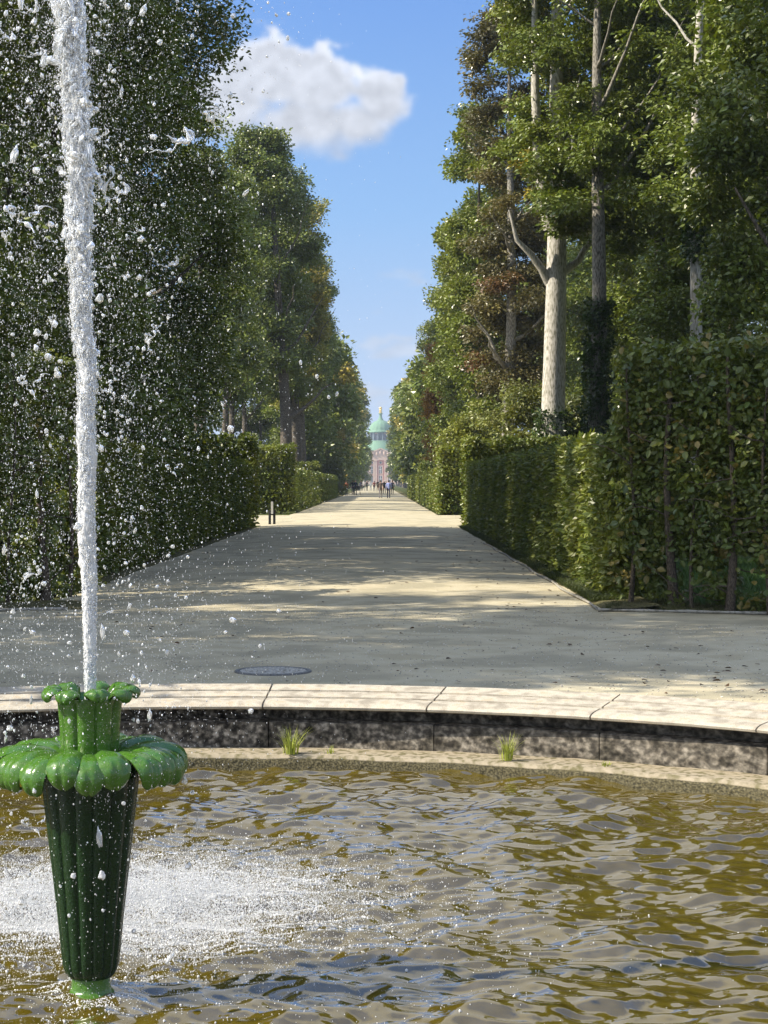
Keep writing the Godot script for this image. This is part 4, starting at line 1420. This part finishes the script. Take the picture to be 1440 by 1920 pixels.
# ---------------------------------------------------------------- palace
func make_palace() -> void:
	var o := thing("palace", "pink palace with pale pilasters and a green copper dome at the avenue's end", "palace", Vector3(0.6, 0, -1260.0))
	var bx := func(called: String, at: Vector3, size: Vector3, m: Material) -> MeshInstance3D:
		var b := MB.new()
		add_box(b, Vector3.ZERO, size)
		return part(called, done(b), m, o, at)
	bx.call("wall", Vector3(0, 8.7, -12), Vector3(27, 17.4, 24), M.pink)
	for s in [-1.0, 1.0]:
		var wing: MeshInstance3D = bx.call("wing", Vector3(s * 46.5, 8.2, -15), Vector3(66, 16.4, 18), M.pink)
		for k in 9:
			var b2 := MB.new()
			add_box(b2, Vector3.ZERO, Vector3(1.5, 12.6, 0.4))
			part("pilaster", done(b2), M.sand, wing, Vector3(-29 + k * 7.2, -1.8, 9.2))
			for row in 2:
				var b3 := MB.new()
				add_box(b3, Vector3.ZERO, Vector3(2.2, 4.4 if row else 4.0, 0.3))
				var f := part("window_frame", done(b3), M.sand, wing, Vector3(-25.4 + k * 7.2, -5.4 + row * 6.4, 9.15))
				b3 = MB.new()
				add_box(b3, Vector3.ZERO, Vector3(1.5, 3.4, 0.3))
				part("pane", done(b3), M.glass, f, Vector3(0, 0, 0.06))
			
		bx.call("wing_balustrade", Vector3(s * 46.5, 17.0, -15), Vector3(66.6, 1.6, 18.6), M.sand)
	bx.call("plinth", Vector3(0, 0.7, 0.2), Vector3(27.6, 1.4, 1.2), M.sand)
	bx.call("entablature", Vector3(0, 18.1, -11.6), Vector3(28.4, 2.0, 25), M.sand)
	for x in [-12.6, -8.4, -3.9, 3.9, 8.4, 12.6]:
		for q in [-0.75, 0.75]:
			var b := MB.new()
			add_box(b, Vector3.ZERO, Vector3(1.2, 15.6, 0.8))
			add_box(b, Vector3(0, 8.2, 0.1), Vector3(1.5, 1.0, 1.0))
			part("pilaster", done(b), M.sand, o, Vector3(x + q, 8.6, 0.4))
	for x in [-10.5, -6.1, 0.0, 6.1, 10.5]:
		for row in [[3.6, 5.0, 2.6], [10.2, 5.4, 2.4]]:
			var b := MB.new()
			add_box(b, Vector3.ZERO, Vector3(row[2] + 0.9, row[1] + 1.0, 0.3))
			var f := part("window_frame", done(b), M.sand, o, Vector3(x, row[0], 0.12))
			b = MB.new()
			add_box(b, Vector3.ZERO, Vector3(row[2] - 0.7, row[1] - 0.4, 0.24))
			part("pane", done(b), M.glass, f, Vector3(0, 0, 0.08))
			b = MB.new()
			add_box(b, Vector3.ZERO, Vector3(0.22, row[1] - 0.4, 0.1))
			add_box(b, Vector3(0, 0.3, 0), Vector3(row[2] - 0.7, 0.22, 0.1))
			part("glazing_bar", done(b), M.white, f, Vector3(0, 0, 0.24))
		var ring := TorusMesh.new()
		ring.inner_radius = 0.75
		ring.outer_radius = 1.2
		var t := part("round_window", ring, M.sand, o, Vector3(x, 15.3, 0.15))
		t.rotation.x = PI / 2
		var disc := CylinderMesh.new()
		disc.top_radius = 0.85
		disc.bottom_radius = 0.85
		disc.height = 0.2
		part("pane", disc, M.glass, t)
	# pediment
	var pb := MB.new()
	for z in [0.9, -20.0]:
		pb.v.append_array([Vector3(-13.6, 19.1, z), Vector3(13.6, 19.1, z), Vector3(0, 24.9, z)])
	pb.i.append_array([0, 2, 1, 3, 4, 5, 0, 3, 5, 0, 5, 2, 1, 2, 5, 1, 5, 4])
	part("pediment", done(pb, false), M.sand, o)
	for s in [-1.0, 1.0]:
		var b := MB.new()
		add_box(b, Vector3.ZERO, Vector3(14.9, 0.9, 1.6), Basis(Vector3(0, 0, 1), -s * atan2(5.8, 13.6)))
		part("raking_cornice", done(b), M.sand, o, Vector3(s * 6.9, 22.3, 0.6))
	var rel := blob(71)
	for x in [-5.2, -2.6, 0.0, 2.6, 5.2]:
		var r := part("relief_figure", rel, M.sand, o, Vector3(x, 20.6 + (2.0 - absf(x) * 0.3), 1.0))
		r.scale = Vector3(0.8, 1.5, 0.5)
	for x in [-13.0, -8.0, 8.0, 13.0]:
		var st := part("roof_statue", blob(72), M.sand, o, Vector3(x, 21.4 if absf(x) > 9.0 else 23.6, 0.2))
		st.scale = Vector3(0.55, 1.6, 0.5)
	# stepped copper roof under the drum
	bx.call("attic", Vector3(0, 21.6, -14), Vector3(25, 5.2, 18), M.sand)
	part("stepped_roof", lathe([Vector2(13.0, 24.0), Vector2(12.4, 25.6), Vector2(12.0, 25.7), Vector2(11.4, 27.4), Vector2(11.0, 27.5), Vector2(10.3, 29.4), Vector2(9.7, 29.6), Vector2(9.6, 31.0), Vector2(9.0, 31.1)], 48), M.copper, o, Vector3(0, 0, -14))
	var drum := part("drum", lathe([Vector2(7.7, 30.8), Vector2(7.7, 37.0)], 48), M.slate, o, Vector3(0, 0, -14))
	for k in 16:
		var a := TAU * (k + 0.5) / 16.0
		var cyl := CylinderMesh.new()
		cyl.top_radius = 0.48
		cyl.bottom_radius = 0.55
		cyl.height = 5.9
		cyl.radial_segments = 10
		part("column", cyl, M.slate, drum, Vector3(sin(a) * 8.3, 34.0, cos(a) * 8.3))
		if k % 2 == 0:
			var bw := MB.new()
			add_box(bw, Vector3.ZERO, Vector3(1.9, 3.6, 0.3))
			var a2 := a + TAU / 32.0
			var wn := part("window", done(bw), M.glass, drum, Vector3(sin(a2) * 7.75, 33.6, cos(a2) * 7.75))
			wn.rotation.y = a2
			bw = MB.new()
			add_box(bw, Vector3(-0.55, 0, 0), Vector3(1.3, 0.35, 0.3), Basis(Vector3(0, 0, 1), 0.6))
			add_box(bw, Vector3(0.55, 0, 0), Vector3(1.3, 0.35, 0.3), Basis(Vector3(0, 0, 1), -0.6))
			var gb := part("garland", done(bw), M.sand, drum, Vector3(sin(a2) * 8.0, 36.1, cos(a2) * 8.0))
			gb.rotation.y = a2
	part("dome", lathe([Vector2(9.2, 36.9), Vector2(9.2, 37.8), Vector2(8.5, 38.0), Vector2(8.35, 38.9), Vector2(8.05, 40.2), Vector2(7.4, 41.8), Vector2(6.3, 43.3), Vector2(4.9, 44.5), Vector2(3.2, 45.3), Vector2(1.9, 45.8), Vector2(1.6, 46.4)], 96, 16, 0.03, 38.5, 45.0), M.copper, o, Vector3(0, 0, -14))
	part("lantern", lathe([Vector2(2.3, 45.5), Vector2(2.0, 46.2), Vector2(1.3, 47.2), Vector2(1.0, 48.6), Vector2(1.0, 49.8), Vector2(1.6, 50.2), Vector2(1.5, 50.6), Vector2(0.8, 50.8)], 32), M.copper, o, Vector3(0, 0, -14))
	var crown_ := part("statue_group", lathe([Vector2(1.1, 50.6), Vector2(1.25, 51.2), Vector2(0.8, 52.2), Vector2(1.15, 53.0), Vector2(0.7, 53.6)], 24, 3, 0.25), M.gold, o, Vector3(0, 0, -14))
	part("gilded_crown", lathe([Vector2(0.5, 53.4), Vector2(1.1, 53.9), Vector2(1.2, 54.5), Vector2(0.7, 55.1), Vector2(0.1, 55.4)], 24, 8, 0.2), M.gold, crown_)

# ---------------------------------------------------------------- people
func cap_d(p: Vector3, a: Vector3, b: Vector3, ra: float, rb: float) -> float:
	var ab := b - a
	var t := clampf((p - a).dot(ab) / ab.length_squared(), 0.0, 1.0)
	return (p - a - ab * t).length() - lerpf(ra, rb, t)

# one continuous body: capsules between joints, joined by a smooth minimum and meshed as surface nets; region numbers colour it
func body(stride: float, swing: float, elbow: float) -> Dictionary:
	var bones := [
		[Vector3(0, 0.98, 0), Vector3(0, 1.20, 0), 0.135, 0.13, 1], [Vector3(0, 1.20, 0), Vector3(0, 1.40, 0), 0.135, 0.12, 1],
		[Vector3(-0.15, 1.40, 0), Vector3(0.15, 1.40, 0), 0.075, 0.075, 1], [Vector3(0, 1.42, 0), Vector3(0, 1.56, -0.01), 0.055, 0.05, 0],
		[Vector3(0, 1.60, -0.015), Vector3(0, 1.67, 0.0), 0.082, 0.088, 0], [Vector3(0, 1.60, -0.09), Vector3(0, 1.585, -0.105), 0.02, 0.018, 0]]
	for s in [-1.0, 1.0]:
		var f: float = stride * s
		var hip := Vector3(s * 0.09, 0.94, 0)
		var knee := Vector3(s * 0.10, 0.52, -f * 0.20 - 0.02)
		var ankle := Vector3(s * 0.10, 0.09, -f * 0.30 + 0.03 + (0.06 if f < 0.0 else 0.0))
		bones.append([hip, knee, 0.098, 0.066, 2])
		bones.append([knee, ankle, 0.064, 0.046, 2])
		bones.append([ankle + Vector3(0, -0.045, 0.03), ankle + Vector3(0, -0.055, -0.15), 0.042, 0.034, 3])
		var sh := Vector3(s * 0.195, 1.39, 0)
		var el := Vector3(s * 0.245, 1.12, swing * s * 0.14 + 0.03)
		var wr := el + Vector3(-s * 0.02, -0.24 + elbow * 0.16, swing * s * 0.10 - 0.07 - elbow * 0.15)
		bones.append([sh, el, 0.06, 0.046, 1])
		bones.append([el, wr, 0.045, 0.033, 4])
		bones.append([wr, wr + Vector3(0, -0.10, -0.02), 0.036, 0.024, 0])
		bones.append([wr + Vector3(0, -0.02, -0.02), wr + Vector3(-s * 0.012, -0.06, -0.05), 0.016, 0.012, 0])
	var cell := 0.034
	var lo := Vector3(-0.36, -0.02, -0.46)
	var dim := Vector3i(22, 54, 27)
	var val := PackedFloat32Array()
	val.resize(dim.x * dim.y * dim.z)
	val.fill(1.0)
	for z in dim.z:
		for y in dim.y:
			for x in dim.x:
				var p := lo + Vector3(x, y, z) * cell
				var d := 1.0
				for bn in bones:
					if p.y < minf(bn[0].y, bn[1].y) - 0.25 or p.y > maxf(bn[0].y, bn[1].y) + 0.25:
						continue
					var e := cap_d(p, bn[0], bn[1], bn[2], bn[3])
					var k := 0.035
					var hh := clampf(0.5 + 0.5 * (d - e) / k, 0.0, 1.0)
					d = lerpf(d, e, hh) - k * hh * (1.0 - hh)
				val[(z * dim.y + y) * dim.x + x] = d
	var b := MB.new()
	var reg := PackedInt32Array()
	var idx := {}
	for z in dim.z - 1:
		for y in dim.y - 1:
			for x in dim.x - 1:
				var sum := Vector3.ZERO
				var cnt := 0
				for e in [[0, 1], [2, 3], [4, 5], [6, 7], [0, 2], [1, 3], [4, 6], [5, 7], [0, 4], [1, 5], [2, 6], [3, 7]]:
					var ca := Vector3i(e[0] & 1, (e[0] >> 1) & 1, e[0] >> 2)
					var cb := Vector3i(e[1] & 1, (e[1] >> 1) & 1, e[1] >> 2)
					var va := val[((z + ca.z) * dim.y + y + ca.y) * dim.x + x + ca.x]
					var vb := val[((z + cb.z) * dim.y + y + cb.y) * dim.x + x + cb.x]
					if (va < 0.0) != (vb < 0.0):
						sum += Vector3(ca).lerp(Vector3(cb), va / (va - vb))
						cnt += 1
				if cnt:
					var p := lo + (Vector3(x, y, z) + sum / cnt) * cell
					idx[Vector3i(x, y, z)] = b.v.size()
					b.v.append(p)
					var best := 9.0
					var rg := 0
					for bn in bones:
						var e := cap_d(p, bn[0], bn[1], bn[2], bn[3])
						if e < best:
							best = e
							rg = bn[4]
					if rg == 0 and p.y > 1.58 and (p.z > -0.03 or p.y > 1.70):
						rg = 5
					reg.append(rg)
	for q in idx:
		for ax in 3:
			var d1 := Vector3i.ZERO
			d1[(ax + 1) % 3] = 1
			var d2 := Vector3i.ZERO
			d2[(ax + 2) % 3] = 1
			var d0 := Vector3i.ZERO
			d0[ax] = 1
			var a: Vector3i = q
			var n := a + d0
			if n[ax] >= dim[ax]:
				continue
			var va := val[(a.z * dim.y + a.y) * dim.x + a.x]
			var vb := val[(n.z * dim.y + n.y) * dim.x + n.x]
			if (va < 0.0) == (vb < 0.0):
				continue
			if not (idx.has(a - d1) and idx.has(a - d2) and idx.has(a - d1 - d2)):
				continue
			var i0: int = idx[a]
			var i1: int = idx[a - d1]
			var i2: int = idx[a - d1 - d2]
			var i3: int = idx[a - d2]
			if va < 0.0:
				b.i.append_array([i0, i2, i1, i0, i3, i2])
			else:
				b.i.append_array([i0, i1, i2, i0, i2, i3])
	return {"v": b.v, "i": b.i, "r": reg}

func make_people() -> void:
	var poses := [body(0.9, 0.8, 0.0), body(-0.7, -0.6, 0.1), body(0.12, 0.1, 0.9)]
	var skin := Color(0.45, 0.27, 0.19)
	var black := Color(0.015, 0.016, 0.02)
	var navy := Color(0.02, 0.025, 0.05)
	var list := [
		["person in a reddish brown jacket and dark trousers at the left of the walkers", -3.85, 206.0, 2, Color(0.25, 0.085, 0.04), black, Color(0.08, 0.05, 0.03), 0.3, true],
		["person in dark clothes right behind the black pram", -2.92, 214.0, 2, navy, black, Color(0.05, 0.035, 0.02), 2.9, true],
		["person in black walking beside the black pram", -3.35, 222.0, 0, black, navy, Color(0.1, 0.07, 0.04), 0.1, true],
		["person in dark blue among the far walkers, left of the white caps", -3.25, 310.0, 0, navy, black, Color(0.03, 0.02, 0.015), 0.0, true],
		["far walker with a white cap and pale shirt", -2.85, 312.0, 1, Color(0.55, 0.53, 0.5), navy, Color(0.75, 0.75, 0.72), 0.2, false],
		["far walker in a black jacket between two pale ones", -2.2, 305.0, 0, black, black, Color(0.04, 0.03, 0.02), 3.1, true],
		["far walker all in white near the middle of the path", -1.6, 318.0, 2, Color(0.7, 0.69, 0.66), Color(0.62, 0.6, 0.56), Color(0.5, 0.45, 0.35), 0.0, false],
		["far walker in a dark red top in the middle of the path", -0.92, 300.0, 1, Color(0.12, 0.025, 0.02), navy, Color(0.05, 0.03, 0.02), 0.0, true],
		["far walker in black left of the grey trousers", -0.3, 290.0, 0, black, black, Color(0.04, 0.03, 0.02), 3.0, true],
		["near walker in a brown top and grey trousers seen from behind", 0.08, 168.0, 0, Color(0.11, 0.085, 0.075), Color(0.17, 0.16, 0.155), Color(0.09, 0.07, 0.05), 0.0, false],
		["walker in a black top and shorts beside the blue shirt", 0.58, 226.0, 1, black, Color(0.05, 0.045, 0.04), Color(0.55, 0.52, 0.48), 0.1, false],
		["near walker in a light blue shirt and dark trousers seen from behind", 0.84, 168.5, 1, Color(0.28, 0.33, 0.62), Color(0.03, 0.03, 0.045), Color(0.02, 0.015, 0.012), 0.0, true],
		["walker in dark clothes right of the blue shirt", 1.62, 229.0, 0, navy, black, Color(0.06, 0.04, 0.03), 0.0, true],
		["far walker in beige at the right of the group", 1.15, 330.0, 2, Color(0.35, 0.30, 0.24), Color(0.1, 0.09, 0.08), Color(0.1, 0.08, 0.05), 0.0, true]]
	for d in list:
		var P: Dictionary = poses[d[3]]
		var b := MB.new()
		b.v = P.v
		b.i = P.i
		for r in P.r:
			b.c.append([skin, d[4], d[5], black, (d[4] if d[8] else skin), d[6]][r])
		var o := solo("person", done(b), M.figure, Vector3(d[1], 0.005 + gravel_y(d[1], d[2]) + 0.012, -d[2]))
		o.rotation.y = d[7]
		o.scale = Vector3.ONE * (1.0 + 0.03 * sin(d[2]))
		tag(o, d[0], "person", "people walking on the avenue")
	# the pram
	var z0 := 211.0
	var x0 := -2.55
	var pr := thing("pram", "black pram with a pale stripe pushed along the left of the path", "pram", Vector3(x0, 0.02 + gravel_y(x0, z0), -z0))
	var b := MB.new()
	var pts := PackedVector3Array()
	for i in 7:
		var t := i / 6.0
		for j in 12:
			var a := PI * j / 11.0
			pts.append(Vector3((t - 0.5) * 0.42, 0.72 - 0.24 * sin(a), -0.1 + 0.42 * cos(a)))
	add_grid(b, 7, 12, pts)
	add_box(b, Vector3(-0.21, 0.68, -0.1), Vector3(0.02, 0.18, 0.7))
	add_box(b, Vector3(0.21, 0.68, -0.1), Vector3(0.02, 0.18, 0.7))
	part("carrycot", done(b, false), M.black, pr)
	b = MB.new()
	pts = PackedVector3Array()
	for i in 7:
		var t := i / 6.0
		for j in 9:
			var a := PI * 0.62 * j / 8.0
			pts.append(Vector3((t - 0.5) * 0.46, 0.74 + 0.36 * sin(a), -0.28 - 0.30 * cos(a) + 0.15))
	add_grid(b, 7, 9, pts)
	part("hood", done(b), M.black, pr)
	b = MB.new()
	add_box(b, Vector3(0, 0.56, 0.0), Vector3(0.4, 0.05, 0.62))
	part("pale_stripe", done(b), M.white, pr)
	b = MB.new()
	for s in [-0.2, 0.2]:
		add_tube(b, PackedVector3Array([Vector3(s, 0.16, -0.42), Vector3(s, 0.55, 0.1), Vector3(s, 1.0, 0.55)]), PackedFloat32Array([0.015, 0.015, 0.015]), 6)
		add_tube(b, PackedVector3Array([Vector3(s, 0.2, 0.35), Vector3(s, 0.5, -0.05), Vector3(s, 0.66, -0.25)]), PackedFloat32Array([0.015, 0.015, 0.015]), 6)
	part("frame", done(b), M.iron, pr)
	b = MB.new()
	add_tube(b, PackedVector3Array([Vector3(-0.22, 1.0, 0.55), Vector3(0.22, 1.0, 0.55)]), PackedFloat32Array([0.02, 0.02]), 8, 0.0, true)
	part("handle", done(b), M.black, pr)
	for w in [[-0.25, 0.2, 0.35, 0.2], [0.25, 0.2, 0.35, 0.2], [-0.22, 0.15, -0.42, 0.15], [0.22, 0.15, -0.42, 0.15]]:
		var t := TorusMesh.new()
		t.inner_radius = w[3] - 0.04
		t.outer_radius = w[3]
		t.rings = 18
		t.ring_segments = 8
		var wh := part("wheel", t, M.rubber, pr, Vector3(w[0], w[1], w[2]))
		wh.rotation.z = PI / 2
		var hub := CylinderMesh.new()
		hub.top_radius = w[3] - 0.05
		hub.bottom_radius = w[3] - 0.05
		hub.height = 0.015
		part("hub", hub, M.iron, wh)

func make_small() -> void:
	# cover plate in the gravel behind the coping
	var o := thing("manhole_cover", "round dark cover plate flush in the gravel behind the basin coping", "manhole cover", Vector3(-0.9, 0.0, -15.05))
	part("rim", lathe([Vector2(0.325, -0.05), Vector2(0.325, 0.010), Vector2(0.318, 0.015), Vector2(0.292, 0.015), Vector2(0.288, 0.010), Vector2(0.288, -0.03)], 64), M.iron, o)
	part("plate", lathe([Vector2(0.284, -0.04), Vector2(0.284, 0.009), Vector2(0.28, 0.012), Vector2(0.001, 0.012)], 64), M.plate, o)
	for k in 24:
		var b := MB.new()
		add_box(b, Vector3.ZERO, Vector3(0.05, 0.006, 0.018))
		var a := TAU * k / 12.0
		var r := 0.12 if k < 12 else 0.22
		var s := part("tread_bar", done(b), M.plate, o, Vector3(cos(a) * r, 0.015, sin(a) * r))
		s.rotation.y = -a
	# two-legged post by the left hedge
	o = thing("marker_post", "small black two-legged post with a white plate beside the left hedge", "post", Vector3(-4.04, 0.02, -67.0), "", 0.12)
	for s in [-0.085, 0.085]:
		var b := MB.new()
		add_tube(b, PackedVector3Array([Vector3(s, -0.2, 0), Vector3(s, 0.3, 0), Vector3(s, 0.52, 0)]), PackedFloat32Array([0.05, 0.05, 0.05]), 10, 0.0, true)
		part("leg", done(b), M.black, o)
	var b := MB.new()
	add_box(b, Vector3.ZERO, Vector3(0.26, 0.07, 0.07))
	part("crossbar", done(b), M.black, o, Vector3(0, 0.38, 0))
	b = MB.new()
	add_box(b, Vector3.ZERO, Vector3(0.075, 0.46, 0.03))
	part("white_plate", done(b), M.white, o, Vector3(0.0, 0.62, 0.06))

# ---------------------------------------------------------------- everything
func _ready() -> void:
	# camera
	var cam := Camera3D.new()
	cam.name = "camera"
	cam.position = Vector3(0, 1.6, 0)
	cam.rotation = Vector3(-atan(56.0 / 3350.0), -atan(8.0 / 3350.0), 0)
	cam.fov = rad_to_deg(2.0 * atan(960.0 / 3350.0))
	cam.near = 0.1
	cam.far = 4000.0
	add_child(cam)
	# sun: from the left, a little behind the camera
	var el := deg_to_rad(41.0)
	var az := deg_to_rad(-12.0)
	var to_sun := Vector3(-cos(el) * cos(az), sin(el), -cos(el) * sin(az))
	var sun := DirectionalLight3D.new()
	sun.name = "sun"
	add_child(sun)
	sun.look_at_from_position(Vector3.ZERO, -to_sun, Vector3.UP)
	sun.light_energy = 1.6
	sun.light_color = Color(1.0, 0.955, 0.88)
	sun.light_angular_distance = 0.5
	sun.shadow_enabled = true
	# sky and exposure
	var env := Environment.new()
	env.background_mode = Environment.BG_SKY
	var sky := Sky.new()
	var sm := PanoramaSkyMaterial.new()
	sm.panorama = make_sky(to_sun)
	sm.energy_multiplier = 0.565
	sky.sky_material = sm
	env.sky = sky
	env.sky_rotation = Vector3(0, PI, 0)
	env.tonemap_mode = Environment.TONE_MAPPER_LINEAR
	env.tonemap_exposure = 1.85
	env.fog_enabled = true
	env.fog_density = 0.0002
	env.fog_light_color = Color(0.86, 0.92, 1.0)
	env.sdfgi_enabled = true
	env.ssao_enabled = true
	env.ssil_enabled = true
	var we := WorldEnvironment.new()
	we.name = "world"
	we.environment = env
	add_child(we)
	make_materials()
	make_clumps()
	make_ground()
	make_basin()
	make_water()
	make_palace()
	make_hedges()
	make_trees()
	make_vase()
	make_jet()
	make_people()
	make_small()
	make_grass()
	make_drops()
	print("built in ", Time.get_ticks_msec(), " ms")
